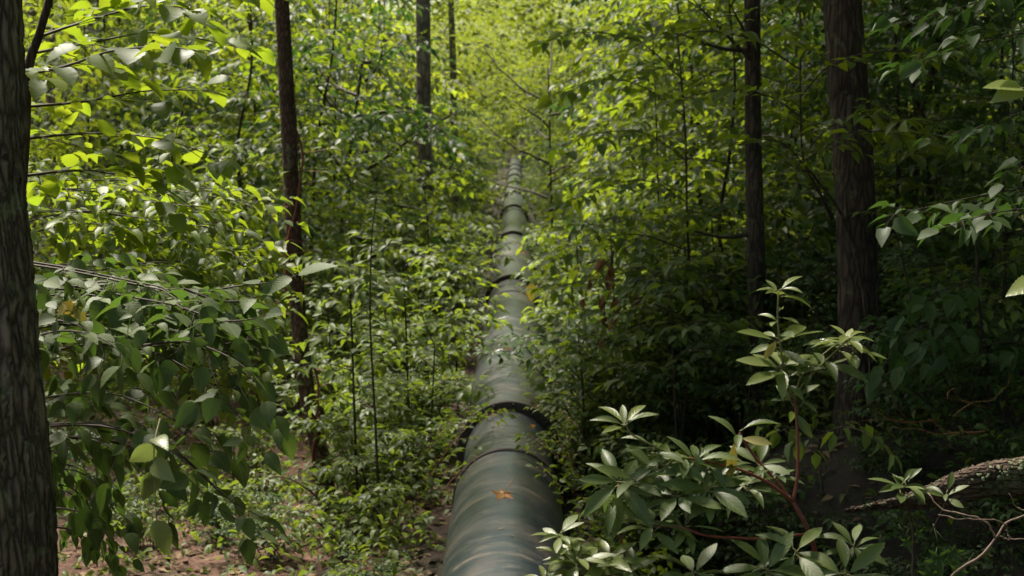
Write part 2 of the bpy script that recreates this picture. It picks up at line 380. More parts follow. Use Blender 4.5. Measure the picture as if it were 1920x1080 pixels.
vec2 = g.mapping(vec, (1, 1, 0.35)); n2 = g.noise(vec2, 2.0, 5, 0.6, 0.4); n3 = g.noise(tc.outputs['Object'], 45, 5, 0.75)
col = g.ramp(n1, [(0.36, (0.012, 0.017, 0.024)), (0.49, (0.024, 0.032, 0.042)), (0.57, (0.055, 0.057, 0.058)), (0.69, (0.20, 0.155, 0.13))])
col = g.mix(g.ramp(n2, [(0.50, (0,)), (0.72, (0.7,))]), col, (0.125, 0.098, 0.082))
col = g.mix(g.ramp(n3, [(0.52, (0,)), (0.75, (0.45,))]), col, (0.035, 0.035, 0.026))
n4 = g.noise(g.mapping(vec, (1, 1, 0.9)), 7.5, 8, 0.75, 1.2)
col = g.mix(g.ramp(n4, [(0.56, (0,)), (0.66, (0.7,))]), col, (0.030, 0.030, 0.020))
n5 = g.noise(tc.outputs['Object'], 22, 6, 0.8, 0.5)
col = g.mix(g.ramp(n5, [(0.62, (0,)), (0.68, (0.8,))]), col, (0.13, 0.075, 0.045))
n6 = g.noise(tc.outputs['Object'], 9, 7, 0.8, 0.2)
col = g.mix(g.ramp(n6, [(0.60, (0,)), (0.70, (0.4,))]), col, (0.05, 0.055, 0.035))
p = g.n('ShaderNodeBsdfPrincipled'); p.inputs['Specular IOR Level'].default_value = 0.5
g.l(col, p.inputs['Base Color']); g.l(g.math('MULTIPLY_ADD', n2, 0.28, 0.20), p.inputs['Roughness'])
g.l(g.bump(g.math('ADD', n3, n1), 0.12, 0.006), p.inputs['Normal']); g.l(p.outputs[0], g.out.inputs[0]); M['pipe'] = g.m
M['gasket'] = plain_mat('dark rusty flange', (0.018, 0.017, 0.017), (0.07, 0.045, 0.038), 40, 0.75)
M['concrete'] = plain_mat('mossy concrete', (0.12, 0.115, 0.09), (0.25, 0.24, 0.2), 12, 0.95)

def lathe(prof, y_mid, sides=96):
    """prof: (y, radius) along the pipe axis"""
    prof = np.array(prof); th = np.arange(sides + 1) * 2 * math.pi / sides
    yy, rr = prof[:, 0], prof[:, 1]
    c = np.stack([AX0 + AXS * yy, yy, np.full(len(yy), AZ)], 1)
    v = c[:, None] + rr[:, None, None] * np.stack([np.sin(th), 0 * th, np.cos(th)], 1)[None]
    n, s = len(prof), sides + 1
    i = np.arange(n - 1)[:, None]; j = np.arange(sides)[None]
    q = np.stack([i * s + j, (i + 1) * s + j, (i + 1) * s + j + 1, i * s + j + 1], -1).reshape(-1, 4)
    u = np.broadcast_to((j / sides), i.shape[:1] + (sides,)); 
    U0 = np.broadcast_to(j / sides, (n - 1, sides)); U1 = np.broadcast_to((j + 1) / sides, (n - 1, sides))
    V0 = np.broadcast_to(yy[:-1, None], (n - 1, sides)); V1 = np.broadcast_to(yy[1:, None], (n - 1, sides))
    uv = np.stack([np.stack([U0, V0], -1), np.stack([U0, V1], -1), np.stack([U1, V1], -1), np.stack([U1, V0], -1)], 2).reshape(-1, 4, 2)
    mb = MB(); mb.raw(v.reshape(-1, 3), [q[:, ::-1]], [uv[:, ::-1]]); return mb
pipe = empty('pipeline', (AX0, 3.0, 0)); tag(pipe, 'long dark green weathered steel pipe running straight away through the wood', 'pipe')
def pchild(mb, name, mat, parent=pipe, smooth=True):
    loc = np.array((AX0, 3.0, 0)); shift(mb, loc); return mb.build(name, mat, parent, smooth)
# joints: (near ring, far ring) ; the necked coupling lies between
joints = [(9.75, 11.35), (19.6, 21.5), (28.0, 30.9), (40.0, 42.0), (50.0, 51.7), (60, 61.6), (70, 71.6), (80.5, 82), (91, 92.5)]
y0 = 1.2
def seg_profile(a, b, r):
    n = max(3, int((b - a) / 0.4)); ys_ = np.linspace(a + 0.05, b - 0.05, n)
    return [(a, r - 0.03), (a, r - 0.006), (a + 0.012, r)] + [(y, r + 0.0012 * math.sin(y * 3.1)) for y in ys_] + [(b - 0.012, r), (b, r - 0.006), (b, r - 0.03)]
for k, (a_, b_) in enumerate(joints + [(118, None)]):
    s_ = pchild(lathe(seg_profile(y0, a_, PR), 0), 'pipe_section', M['pipe'])
    if k == 0:   # a faint welded seam, bulging a little
        pass
    if b_ is None: break
    s_ = pchild(lathe(seg_profile(a_ + 0.012, b_ - 0.03, PR - 0.028), 0), 'coupling_sleeve', M['pipe'])
    pchild(lathe([(a_ - 0.02, PR - 0.02), (a_ - 0.02, PR + 0.004), (a_ - 0.012, PR + 0.012), (a_ + 0.03, PR + 0.012), (a_ + 0.035, PR + 0.004), (a_ + 0.035, PR - 0.035)], 0), 'clamp_ring', M['gasket'])
    fl = pchild(lathe([(b_ - 0.05, PR - 0.035), (b_ - 0.05, PR + 0.038), (b_ - 0.042, PR + 0.045), (b_ - 0.006, PR + 0.045), (b_, PR + 0.038), (b_, PR - 0.01)], 0), 'flange', M['gasket'])
    mbb = MB()
    for q in range(16):
        th = q * 2 * math.pi / 16 + 0.1; c = axis(b_ - 0.05) + (PR + 0.022) * np.array((math.sin(th), 0, math.cos(th)))
        mbb.tube([c + (0, -0.022, 0), c + (0, 0.0, 0)], 0.011, 6)
    if k < 3: pchild(mbb, 'bolt_ring', M['gasket'], fl)
    y0 = b_
for w_ in (14.4, 16.9, 24.9, 35.2):   # weld beads
    pchild(lathe([(w_ - 0.012, PR - 0.002), (w_ - 0.006, PR + 0.004), (w_ + 0.006, PR + 0.004), (w_ + 0.012, PR - 0.002)], 0), 'weld_seam', M['pipe'])

# ------------------------------------------------------------------ bark trunks
def trunk_mb(pts, radii, sides=20, rough=0.05, n=40, ridge=0, seed=0):
    pts = spline(pts, n); rad = np.interp(np.linspace(0, 1, n), np.linspace(0, 1, len(radii)), radii)
    r_ = np.random.default_rng(seed)
    t = np.gradient(pts, axis=0); t /= np.linalg.norm(t, axis=1)[:, None]
    a_ = np.cross(t, (0, 1, 0.01)); a_ /= np.linalg.norm(a_, axis=1)[:, None]; b_ = np.cross(t, a_)
    th = np.arange(sides) * 2 * math.pi / sides
    zc = np.concatenate([[0], np.cumsum(np.linalg.norm(np.diff(pts, axis=0), axis=1))])
    mod = np.zeros((n, sides))
    for _ in range(8):
        k = r_.integers(1, 7); fz = r_.uniform(0.3, 3); mod += rough / 3 * np.sin(k * th[None] + fz * zc[:, None] + r_.uniform(0, 6))
    if ridge:
        for _ in range(3):
            k = int(r_.integers(ridge - 5, ridge + 6)); wv = 0.8 * np.sin(zc[:, None] * r_.uniform(2, 7) + 3 * th[None] * r_.integers(1, 3) + r_.uniform(0, 6))
            mod += 0.022 * (1 - 2 * np.abs(np.sin((k * th[None] + wv) / 2)) ** 0.7)
        mod += r_.normal(0, 0.006, mod.shape)
    rr = rad[:, None] * (1 + mod)
    v = pts[:, None] + rr[..., None] * (np.cos(th)[None, :, None] * a_[:, None] + np.sin(th)[None, :, None] * b_[:, None])
    i = np.arange(n - 1)[:, None] * sides; j = np.arange(sides)[None]; k = (j + 1) % sides
    q = np.stack([i + j, i + k, i + k + sides, i + j + sides], -1).reshape(-1, 4)
    mb = MB(); mb.raw(v.reshape(-1, 3), [q, np.arange(sides)[None] + (n - 1) * sides]); return mb, pts

def crown(wood, bag, top, rad, hgt, nlimb, leaf, low=0.0):
    """a high crown: limbs out of the trunk top, each a row of leafy sprays"""
    for i in range(nlimb):
        az = i * 2.4 + random.uniform(-0.3, 0.3); z0 = top[2] - hgt * (1 - i / nlimb) + low
        L = rad * random.uniform(0.6, 1.1)
        st = np.array((top[0], top[1], z0)); q = [st]
        d = np.array((math.cos(az), math.sin(az), random.uniform(0.05, 0.5)))
        for _ in range(7):
            d = nrmz(d + rng.normal(0, 0.12, 3) + np.array((0, 0, 0.02))); q.append(q[-1] + d * L / 7)
        spray(wood, bag, q, leaf, L * 0.45, step=0.2, leaf_step=0.8, r0=0.03, start=0.12)

def big_tree(name, label, cat, pts, radii, mat, leafm, ctop=None, crad=3, chgt=4, nl=26, leaf=0.12, sides=24, ridge=0, n=60, group=None, seed=1, extra=None):
    base = np.asarray(pts[0], float).copy(); t = empty(name, base); tag(t, label, cat, group)
    mb, sp = trunk_mb(pts, radii, sides, 0.05, n, ridge, seed); shift(mb, base).build('trunk', mat, t)
    w_ = MB(); bag = LeafBag()
    if ctop is not None: crown(w_, bag, ctop, crad, chgt, nl, leaf)
    if extra: extra(w_, bag)
    if w_.n:
        shift(w_, base).build('branches', M['twig'], t)
        f_ = MB(); bag.put(f_, T_OVATE); shift(f_, base).build('foliage', leafm, t)
    return t
def col_pts(pix, d, top_z, lean=None):
    """trunk points from pixels at distance d, carried on up to top_z"""
    q = [P(x, y, d) for x, y in pix]; q = sorted(q, key=lambda a: a[2])
    z0 = float(h(q[0][0], q[0][1])); dirn = nrmz(q[1] - q[0])
    if q[0][2] > z0 - 0.1: q = [q[0] + dirn * ((z0 - 0.2 - q[0][2]) / max(0.3, dirn[2]))] + q
    dirn = nrmz(q[-1] - q[-2]); q.append(q[-1] + dirn * max(0.5, (top_z - q[-1][2]) / max(0.5, dirn[2])))
    q.insert(-1, (q[-1] + q[-2]) / 2)
    return q

# 1 near trunk at the left edge
d = 4.2; q = [P(-133, 1500, d), P(-113, 1080, d), P(-142, 540, d), P(-161, 0, d)]
q = [q[0] + (q[0] - q[1]) * 1.2] + q + [q[-1] + (0.0, 0.3, 3.0), q[-1] + (0.1, 0.5, 7.0)]
px = lambda w_, d_: w_ / F * d_ / 2
big_tree('furrowed_tree', 'thick dark tree trunk with furrowed bark at the left edge', 'tree', q, [0.36, 0.33, px(405, d), px(385, d), px(372, d), 0.2, 0.1],
         M['bark_near'], M['wood_leaf'], q[-1], 3.6, 5.5, 26, 0.11, sides=150, ridge=34, n=420)
# 2 slim vine-wrapped trunk
d = 12.0; pix = [(612, 930), (600, 850), (577, 745), (560, 600), (553, 470), (546, 330), (538, 180), (528, 0)]
q = col_pts(pix, d, 11)
big_tree('vine_wrapped_tree', 'slim dark reddish trunk wrapped in vine, left of the pipe', 'tree', q, [0.10, 0.085, 0.075, 0.068, 0.066, 0.07, 0.065, 0.066, 0.06, 0.045, 0.03], M['bark_red'], M['wood_leaf'], q[-1], 2.6, 4.5, 18, 0.11, sides=18, n=80, seed=3)
vt = empty('climbing_vine', q[0]); tag(vt, 'thin leafy vine climbing the slim dark reddish trunk', 'vine')
sp = spline(q, 90)[:60]; w_ = MB(); bag = LeafBag(); vp = []
for i, pnt in enumerate(sp):
    a_ = i * 0.23; vp.append(pnt + 0.092 * np.array((math.cos(a_), math.sin(a_) * 0.9 , 0)) * (1 + 0.15 * math.sin(i * 0.7)))
    if i > 12 and i % 2 == 0:
        for _ in range(2):
            dd = nrmz(np.array((random.choice((-1, 1)) * random.uniform(0.5, 1), random.uniform(-0.8, 0.2), random.uniform(-0.2, 0.3))))
            ln = random.uniform(0.05, 0.3); w_.tube([vp[-1], vp[-1] + dd * ln], 0.003, 3, cap=False)
            bag.add(vp[-1] + dd * ln, dd, nrmz((random.gauss(0, .3), random.gauss(-0.2, .3), 1)), random.uniform(0.08, 0.13))
w_.tube(spline(vp, 200), 0.011, 5); shift(w_, q[0]).build('stem', M['twig_red'], vt); f_ = MB(); bag.put(f_, T_OVATE); shift(f_, q[0]).build('foliage', M['shrub_leaf'], vt)
# 3 far middle trunk and the one behind
d = 24.0; q = col_pts([(800, 420), (796, 262), (794, 120), (793, 0)], d, 14)
big_tree('straight_tree', 'straight pale brown trunk rising behind the bushes left of the pipe end', 'tree', q, [0.16, 0.135, 0.125, 0.12, 0.12, 0.1, 0.06], M['bark_pale'], M['far_leaf'], q[-1], 3.5, 5, 22, 0.13, seed=5)
d = 38.0; q = col_pts([(852, 300), (849, 120), (845, 0)], d, 14)
big_tree('background_tree', 'slender dark trunk just right of the straight pale brown trunk', 'tree', q, [0.11, 0.1, 0.09, 0.08, 0.07, 0.05], M['bark_pale'], M['far_leaf'], q[-1], 3.5, 5, 20, 0.14, seed=6)
# 4 slim dark trunk right, 5 the thick one
d = 11.8; q = col_pts([(1420, 640), (1417, 460), (1412, 250), (1410, 0)], d, 12)
def forks(w_, bag):
    for a_, b_ in (((1407, 110), (1300, 0)), ((1405, 90), (1370, 10)), ((1405, 95), (1280, 65)), ((1560, 410), (1510, 315)), ((1400, 440), (1290, 430))):
        dd = 11.7 if a_[0] < 1500 else 9.9
        qq = spline([P(*a_, dd), P((a_[0] + b_[0]) / 2 + 8, (a_[1] + b_[1]) / 2 + 10, dd - 0.2), P(*b_, dd - 0.5)], 9)
        spray(w_, bag, qq, 0.10, 0.35, r0=0.022, start=0.55)
big_tree('dark_slim_tree', 'slim dark trunk with small forks, second tree from the right', 'tree', q, [0.09, 0.08, 0.075, 0.07, 0.065, 0.045, 0.03], M['bark'], M['wood_leaf'], q[-1], 3, 4.5, 22, 0.11, sides=16, seed=8, extra=forks)
d = 10.0; q = col_pts([(1597, 830), (1608, 640), (1606, 470), (1598, 300), (1588, 130), (1580, 0)], d, 13)
big_tree('thick_tree', 'thick upright brown trunk at the right in front of dark woods', 'tree', q, [0.18, 0.15, 0.14, 0.137, 0.136, 0.132, 0.13, 0.11, 0.08], M['bark'], M['shade_toned_leaf'], q[-1], 4.2, 6.5, 34, 0.12, sides=40, ridge=22, n=160, seed=9)
# thinner stems on the right
for (pix, d, rr, lab, tz_) in (([(1722, 800), (1715, 560), (1712, 420), (1725, 250), (1745, 150), (1762, 60)], 15.0, 0.04, 'thin leaning stem to the right of the thick brown trunk', 8),
                          ([(1735, 300), (1722, 220), (1712, 120), (1700, 40)], 15.2, 0.045, 'thin forked sapling stem between the thick trunk and the right edge', 8),
                          ([(1035, 420), (1032, 300), (1030, 215)], 30.0, 0.02, 'slender dark stem to the right of the pipe end', 4.8),
                          ([(640, 420), (655, 300), (662, 240), (675, 150)], 20.0, 0.022, 'thin dark forked stem left of the straight pale trunk', 4.5)):
    q = col_pts(pix, d, tz_)
    big_tree('sapling', lab, 'tree', q, [rr * 1.3] + [rr] * (len(q) - 2) + [rr * 0.4], M['bark'], M['wood_leaf'], q[-1], 1.8, 3, 12, 0.10, sides=10, n=30, seed=11)
for (pix, d, rr, lab) in (([(160, 300), (168, 150), (180, 0)], 27.0, 0.17, 'blurred pale trunk behind the leaves at upper left'),
                          ([(98, 420), (95, 220), (93, 60), (90, 0)], 22.0, 0.07, 'narrow blurred stem beside the near trunk, upper left'),
                          ([(70, 400), (66, 250), (62, 100)], 30.0, 0.12, 'dim far trunk half hidden by the near trunk')):
    q = col_pts(pix, d, 12)
    big_tree('background_tree', lab, 'tree', q, [rr * 1.2] + [rr] * (len(q) - 2) + [rr * 0.4], M['bark_pale'], M['far_leaf'], q[-1], 3, 4.5, 16, 0.13, sides=12, n=30, seed=13)

# ------------------------------------------------------------------ library of understory trees and shrubs
def make_understory(H, rad, nl, leaf, seed, leafm, z0=0.12, flat=0.12, tpl=T_OVATE):
    random.seed(seed); t = empty('understory_tree'); w_ = MB(); bag = LeafBag()
    lean = rng.normal(0, 0.05, 2); tp = [(0, 0, -0.3)]
    for i in range(1, 7): tp.append((lean[0] * i * H / 6 + random.gauss(0, 0.05), lean[1] * i * H / 6 + random.gauss(0, 0.05), H * i / 6))
    mb, sp = trunk_mb(tp, [0.005 * H, 0.0045 * H, 0.0035 * H, 0.002 * H, 0.001 * H], 8, 0.06, 26, 0, seed); mb.build('trunk', M['bark'], t)
    for i in range(nl):
        fr = z0 + (1 - z0) * (i + random.random() * 0.6) / nl; k = min(25, int(fr * 25)); p0 = sp[k]
        az = i * 2.4 + random.uniform(-0.5, 0.5); prof = math.sin(math.pi * min(1, 0.18 + fr * 0.8)) ** 0.6
        L = rad * prof * random.uniform(0.6, 1.15); m = 7; q = [p0]
        d_ = np.array((math.cos(az), math.sin(az), random.uniform(0.1, 0.55)))
        for _ in range(m):
            d_ = nrmz(d_ + rng.normal(0, 0.10, 3) - np.array((0, 0, flat))); q.append(q[-1] + d_ * L / m)
        spray(w_, bag, q, leaf, L * 0.5, step=leaf * 1.1, leaf_step=0.58, r0=0.007, tilt=0.33, start=0.1)
    w_.build('branches', M['twig'], t); f_ = MB(); bag.put(f_, tpl); f_.build('foliage', leafm, t)
    return t, len(bag.p)
def make_shrub(H, rad, nst, leaf, seed, leafm, tpl=T_OVATE, dense=0.7):
    random.seed(seed); t = empty('shrub'); w_ = MB(); bag = LeafBag(); st = MB()
    for i in range(nst):
        az = i * 2.4 + random.uniform(-0.5, 0.5); out = rad * random.uniform(0.2, 1.0); hh = H * random.uniform(0.5, 1.05) * (1 - 0.35 * out / rad)
        a0 = np.array((random.gauss(0, rad * 0.18), random.gauss(0, rad * 0.18), -0.15))
        q = spline([a0, a0 + (math.cos(az) * out * 0.3, math.sin(az) * out * 0.3, hh * 0.55), a0 + (math.cos(az) * out * 0.7, math.sin(az) * out * 0.7, hh * 0.9), a0 + (math.cos(az) * out, math.sin(az) * out, hh * random.uniform(0.8, 1.05))], 12)
        st.tube(q, np.linspace(0.010, 0.003, 12), 5)
        for j in range(3, 12):
            a2 = random.uniform(0, 6.28); L = random.uniform(0.18, 0.42) * min(1, rad); dd = np.array((math.cos(a2), math.sin(a2), random.uniform(0.0, 0.6)))
            qq = [q[j]]
            for _ in range(4): dd = nrmz(dd + rng.normal(0, .1, 3) - np.array((0, 0, 0.1))); qq.append(qq[-1] + dd * L / 4)
            spray(w_, bag, qq, leaf, L * 0.5, step=leaf * 0.8, leaf_step=dense, r0=0.004, tilt=0.35, start=0.1)
    st.build('stems', M['twig'], t); w_.build('twigs', M['twig'], t); f_ = MB(); bag.put(f_, tpl); f_.build('foliage', leafm, t)
    return t, len(bag.p)
lib_t = [make_understory(6.5, 2.0, 44, 0.155, 21, M['wood_leaf']), make_understory(5.0, 1.7, 36, 0.14, 22, M['wood_leaf']), make_understory(8.5, 2.4, 48, 0.18, 23, M['far_leaf'], 0.15),
         make_understory(4.0, 1.5, 30, 0.105, 24, M['shrub_leaf'], 0.08), make_understory(7.0, 2.2, 44, 0.15, 25, M['shade_toned_leaf'], 0.1), make_understory(6.5, 2.1, 42, 0.18, 26, M['far_leaf'], 0.1, tpl=T_MAPLEISH)]
lib_s = [make_shrub(1.5, 0.8, 9, 0.085, 31, M['shrub_leaf']), make_shrub(2.2, 1.0, 11, 0.105, 32, M['shrub_leaf']), make_shrub(1.0, 0.7, 8, 0.065, 33, M['shrub_leaf']),
         make_shrub(2.0, 1.0, 11, 0.08, 34, M['shade_toned_leaf']), make_shrub(1.3, 0.8, 9, 0.065, 35, M['shade_toned_leaf']), make_shrub(1.8, 0.9, 10, 0.12, 36, M['wood_leaf'], T_MAPLEISH)]
print('leaf counts', [n for _, n in lib_t], [n for _, n in lib_s])
random.seed(99)
used = set()
def place(lib, k, x, y, rz, sc, label, cat, group=None, dz=-0.02, tiltx=0.0):
    o = lib[k][0]
    if (id(lib), k) in used: o = copy_tree(o)
    used.add((id(lib), k))
    o.location = (x, y, float(h(x, y)) + dz); o.rotation_euler = (tiltx, random.gauss(0, 0.04), rz); o.scale = (sc,) * 3
    tag(o, label, cat, group); return o
def xw(px_, d_): return (px_ - 960) / F * d_
def zone(x, y, what):
    u, v, d_ = proj((x, y, 1.5))
    side = ('at the far left' if u < 400 else 'to the left of the pipe' if u < 930 else 'to the right of the pipe' if u < 1350 else 'around the two right-hand trunks' if u < 1700 else 'at the far right')
    dist = 'in the foreground' if d_ < 10 else 'in the middle distance' if d_ < 20 else 'in the bright wood behind' if d_ < 32 else 'in the far woods'
    return f'{what} {side} {dist}'
# trees: pixel column, distance, kind, scale
trees = []
def T(px_, d_, k, sc=1.0): trees.append((px_, d_, k, sc))
for a_ in [(330, 15, 3, .9), (430, 18, 0, .9), (60, 17, 2, .8), (250, 21, 0, 1), (700, 17.5, 3, .85), (640, 22, 1, 1.1), (500, 25, 2, .9), (380, 27, 5, 1), (120, 26, 2, 1), (740, 27, 5, .9), (600, 31, 0, 1.2), (250, 33, 2, 1),
           (870, 34, 5, .8), (760, 37, 2, 1), (470, 37, 5, 1.1), (100, 38, 0, 1.2), (330, 42, 2, 1.1), (640, 43, 5, 1.1),
           (1240, 13, 1, .85), (1150, 17, 3, .95), (1330, 17.5, 0, .85), (1180, 22, 5, .9), (1290, 20.5, 0, 1), (1500, 15, 1, 1), (1480, 19, 4, 1), (1700, 13, 4, .75), (1800, 16, 4, .95), (1900, 13.5, 4, .9), (1620, 18, 4, 1.1),
           (1750, 21, 4, 1.1), (1120, 27, 5, .9), (1260, 27, 2, .9), (1400, 25, 5, 1), (1550, 25, 2, 1), (1700, 27, 0, 1.2), (1860, 24, 0, 1.1), (1080, 36, 5, .9), (1200, 36, 2, 1), (1350, 34, 0, 1.3), (1480, 33, 5, 1.1), (1620, 36, 2, 1.1), (1800, 34, 5, 1.2), (1950, 30, 2, 1),
           (1860, 10, 3, .8), (900, 46, 4, .7), (1040, 49, 4, .65), (925, 58, 4, .7), (1010, 62, 4, .8), (940, 72, 5, .8), (1000, 78, 5, .8), (980, 88, 4, .8), (945, 90, 4, .8), (870, 41, 4, .7), (1070, 42, 0, .7), (560, 19, 4, .9), (655, 24, 4, .8), (300, 20, 4, .8), (180, 24, 4, 1), (1240, 24, 4, .9), (1450, 22, 4, 1), (880, 29, 4, .7), (740, 30, 4, 1), (1110, 24, 4, .7), (430, 30, 4, 1.1), (770, 21.5, 3, .85), (800, 22.5, 3, .8), (160, 19, 1, 1.1), (300, 24, 5, 1), (560, 16.5, 1, .8), (620, 27, 2, 1), (820, 30, 0, .9), (700, 33, 5, 1), (900, 41, 5, .9), (400, 32, 2, 1.2), (180, 31, 5, 1.2), (540, 41, 2, 1.2), (40, 33, 2, 1.2), (1000, 33, 5, .8), (1040, 40, 0, .9), (1130, 31, 0, 1), (1330, 29, 5, 1.1), (1440, 29, 2, 1), (1580, 30, 5, 1.2), (1680, 32, 2, 1.2), (1760, 26, 5, 1.1), (1900, 36, 0, 1.3), (1560, 21, 4, 1.1), (1660, 23, 0, 1.1), (1860, 19, 4, 1), (1240, 33, 5, 1.1)]: T(*a_)
for (px_, d_, k, sc) in trees:
    x, y = xw(px_, d_), d_
    lim = 0.25 + (1.3 if d_ < 40 else 0.95) * sc * (2.0, 1.7, 2.4, 1.5, 2.2, 2.1)[k]
    if abs(x - AX0) < lim: x = AX0 + math.copysign(lim, x - AX0)
    what = {0: 'bushy green understory tree', 1: 'small green understory tree', 2: 'tall yellow green understory tree', 3: 'low fine-leaved tree', 4: 'dark shaded understory tree', 5: 'lobed-leaf understory tree'}[k]
    lab = zone(x, y, what)
    place(lib_t, k, x, y, random.uniform(0, 6.28), sc, lab, 'tree', lab)
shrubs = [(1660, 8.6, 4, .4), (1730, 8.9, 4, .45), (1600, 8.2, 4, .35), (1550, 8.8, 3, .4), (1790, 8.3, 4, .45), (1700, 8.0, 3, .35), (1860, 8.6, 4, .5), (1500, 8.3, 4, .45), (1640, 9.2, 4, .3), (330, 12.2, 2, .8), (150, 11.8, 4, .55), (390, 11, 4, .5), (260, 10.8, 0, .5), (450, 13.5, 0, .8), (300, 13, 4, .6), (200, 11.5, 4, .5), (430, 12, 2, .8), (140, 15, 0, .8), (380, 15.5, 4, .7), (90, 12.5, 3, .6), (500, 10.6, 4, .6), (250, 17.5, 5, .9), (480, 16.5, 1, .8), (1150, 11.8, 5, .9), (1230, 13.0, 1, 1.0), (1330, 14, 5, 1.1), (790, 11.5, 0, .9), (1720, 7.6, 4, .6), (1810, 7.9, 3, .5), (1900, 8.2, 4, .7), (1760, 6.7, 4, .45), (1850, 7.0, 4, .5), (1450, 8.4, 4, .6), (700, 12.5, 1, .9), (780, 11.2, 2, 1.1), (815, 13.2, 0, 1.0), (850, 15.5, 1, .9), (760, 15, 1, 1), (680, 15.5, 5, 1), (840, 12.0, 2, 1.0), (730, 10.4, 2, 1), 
          (800, 19, 5, 1.1), (860, 22, 1, 1), (900, 27, 1, 1), (700, 21, 5, 1.2), (880, 33, 5, 1), (905, 40, 1, 1.1), (560, 19.5, 3, 1), 
          (1090, 12.5, 0, 1.1), (1130, 14.5, 1, 1), (1070, 16.5, 5, 1), (1180, 13.5, 3, 1), (1060, 19.5, 1, 1), (1100, 22, 5, 1.1), (1040, 25, 1, 1), (1040, 31, 5, 1), (1010, 37, 1, 1), (1220, 11.5, 0, .9), (1260, 12.5, 3, 1), (1330, 11.5, 3, 1), (1390, 13, 3, 1.1),
          (1130, 10.2, 2, .9), (1180, 9.6, 4, .9), (1300, 9.6, 4, 1), (1460, 12.5, 3, 1), (1700, 12.2, 3, 1.1), (1800, 11.5, 3, 1), (1880, 11, 3, 1), (1750, 9.4, 4, .7), (1560, 13, 3, 1.1),
          (795, 21, 1, 1.3), (765, 20, 5, 1.4), (825, 23, 1, 1.2), (740, 23, 1, 1.4), (1470, 10.5, 3, .7), (1800, 9.8, 3, .9), (1880, 9.0, 4, 1), (800, 8.4, 4, .5), (1010, 45, 1, 1.2), (920, 46, 5, 1.2), (985, 62, 1, 1.4), (945, 60, 0, 1.4), (1440, 9.2, 4, .9), ]
for i in range(64):
    d_ = 8.2 + 26 * (i / 64) ** 1.5; sg = -1 if i % 2 else 1
    ax_ = (random.uniform(0.55, 1.0) if i % 4 < 2 else random.uniform(1.1, 2.4)) * sg
    sc_ = random.uniform(.45, .75) if abs(ax_) < 1.05 else random.uniform(.7, 1.0)
    if sg > 0 and d_ < 10: continue
    if d_ < 12.6 and 430 < 960 + (ax_ - AX0) / d_ * F < 735: continue
    if 960 + (ax_ - AX0) / d_ * F < 560 and d_ < 18: continue
    shrubs.append((960 + (ax_ - AX0) / d_ * F, d_, random.choice((0, 1, 1, 5, 5, 2) if sg < 0 else (0, 1, 3, 5, 1)), sc_))
for (px_, d_, k, sc) in ((975, 123, 5, 1.5), (945, 127, 2, 1.6), (1005, 128, 0, 1.6), (915, 118, 2, 1.6), (1035, 119, 5, 1.6), (965, 138, 2, 1.9)):
    x, y = xw(px_, d_), d_
    place(lib_t, k, x, y, random.uniform(0, 6.28), sc, 'bright blurred tree closing the gap beyond the far end of the pipe', 'tree', 'trees beyond the far end of the pipe')
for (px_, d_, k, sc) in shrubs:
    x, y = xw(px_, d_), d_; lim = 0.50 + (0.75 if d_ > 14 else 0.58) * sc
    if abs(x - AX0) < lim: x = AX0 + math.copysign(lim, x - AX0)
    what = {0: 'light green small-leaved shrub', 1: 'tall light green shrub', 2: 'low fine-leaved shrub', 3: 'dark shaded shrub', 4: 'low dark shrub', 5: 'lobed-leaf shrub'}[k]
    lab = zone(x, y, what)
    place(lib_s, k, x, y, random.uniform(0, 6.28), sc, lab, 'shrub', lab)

# ------------------------------------------------------------------ stuff: far wood, ground cover, litter
def spray_tpl(n_, r_):
    """positions, directions, normals of one flat fan of leaves"""
    p_ = np.column_stack([rng.normal(0, r_, n_), rng.normal(0, r_, n_), rng.normal(0, r_ * 0.22, n_)]); a_ = rng.uniform(0, 6.28, n_)
    return p_, np.column_stack([np.cos(a_), np.sin(a_), rng.normal(-0.15, .25, n_)]), np.column_stack([rng.normal(0, .35, n_), rng.normal(0, .35, n_), np.ones(n_)])
def scatter_sprays(mb, cen, per, r_, leaf, tpl):
    ps, ds, ns = [], [], []
    for c_ in cen:
        p_, d_, n_ = spray_tpl(per, r_); tl = rng.normal(0, 0.2, 2)
        p_[:, 2] += p_[:, 0] * tl[0] + p_[:, 1] * tl[1]
        ps.append(p_ + c_); ds.append(d_); ns.append(n_)
    k = len(cen) * per
    mb.leaves(tpl, np.concatenate(ps), np.concatenate(ds), np.concatenate(ns), rng.uniform(0.6, 1.3, k) * leaf)
NF = 15500
yy = 36 + 100 * rng.random(NF) ** 1.1; xx = rng.uniform(-1, 1, NF) * (0.40 * yy + 3)
xx[13000:] = rng.normal(0, 5, 2500)
zz = h(xx, yy) + 0.2 + 12 * rng.random(NF) ** 1.2; zz[13000:] += 2
clump = np.sin(xx * 0.9 + 1) + np.sin(yy * 0.7 + zz * 0.8) + np.sin(zz * 1.3 + xx * 0.5)
keep = ~((np.abs(xx - AX0 - AXS * yy) < 1.7) & (zz < 3.9) & (yy < 118) & ~((np.abs(xx - AX0 - AXS * yy) > 0.75) & (zz - h(xx, yy) < 0.8))) & (clump > -1.7)
keep &= ~((yy > 36) & (yy < 62) & (xx < -15.5) & (xx > -19.5) & (zz < 3.2) & (rng.random(NF) < 0.8))
keep &= (np.sin(xx * 0.5 + yy * 0.21) + np.sin(zz * 0.7 + xx * 0.35 + 1) + rng.normal(0, .6, NF)) > -0.7
keep[13000:] |= zz[13000:] > 4.5
cen = np.stack([xx, yy, zz], 1)[keep]
mb = MB(); scatter_sprays(mb, cen, 40, 0.5, 0.20, T_SIMPLE)
tag(mb.build('distant_foliage', M['far_leaf']), 'bright yellow green mass of leaves closing off the wood in the distance', 'foliage', kind='stuff')
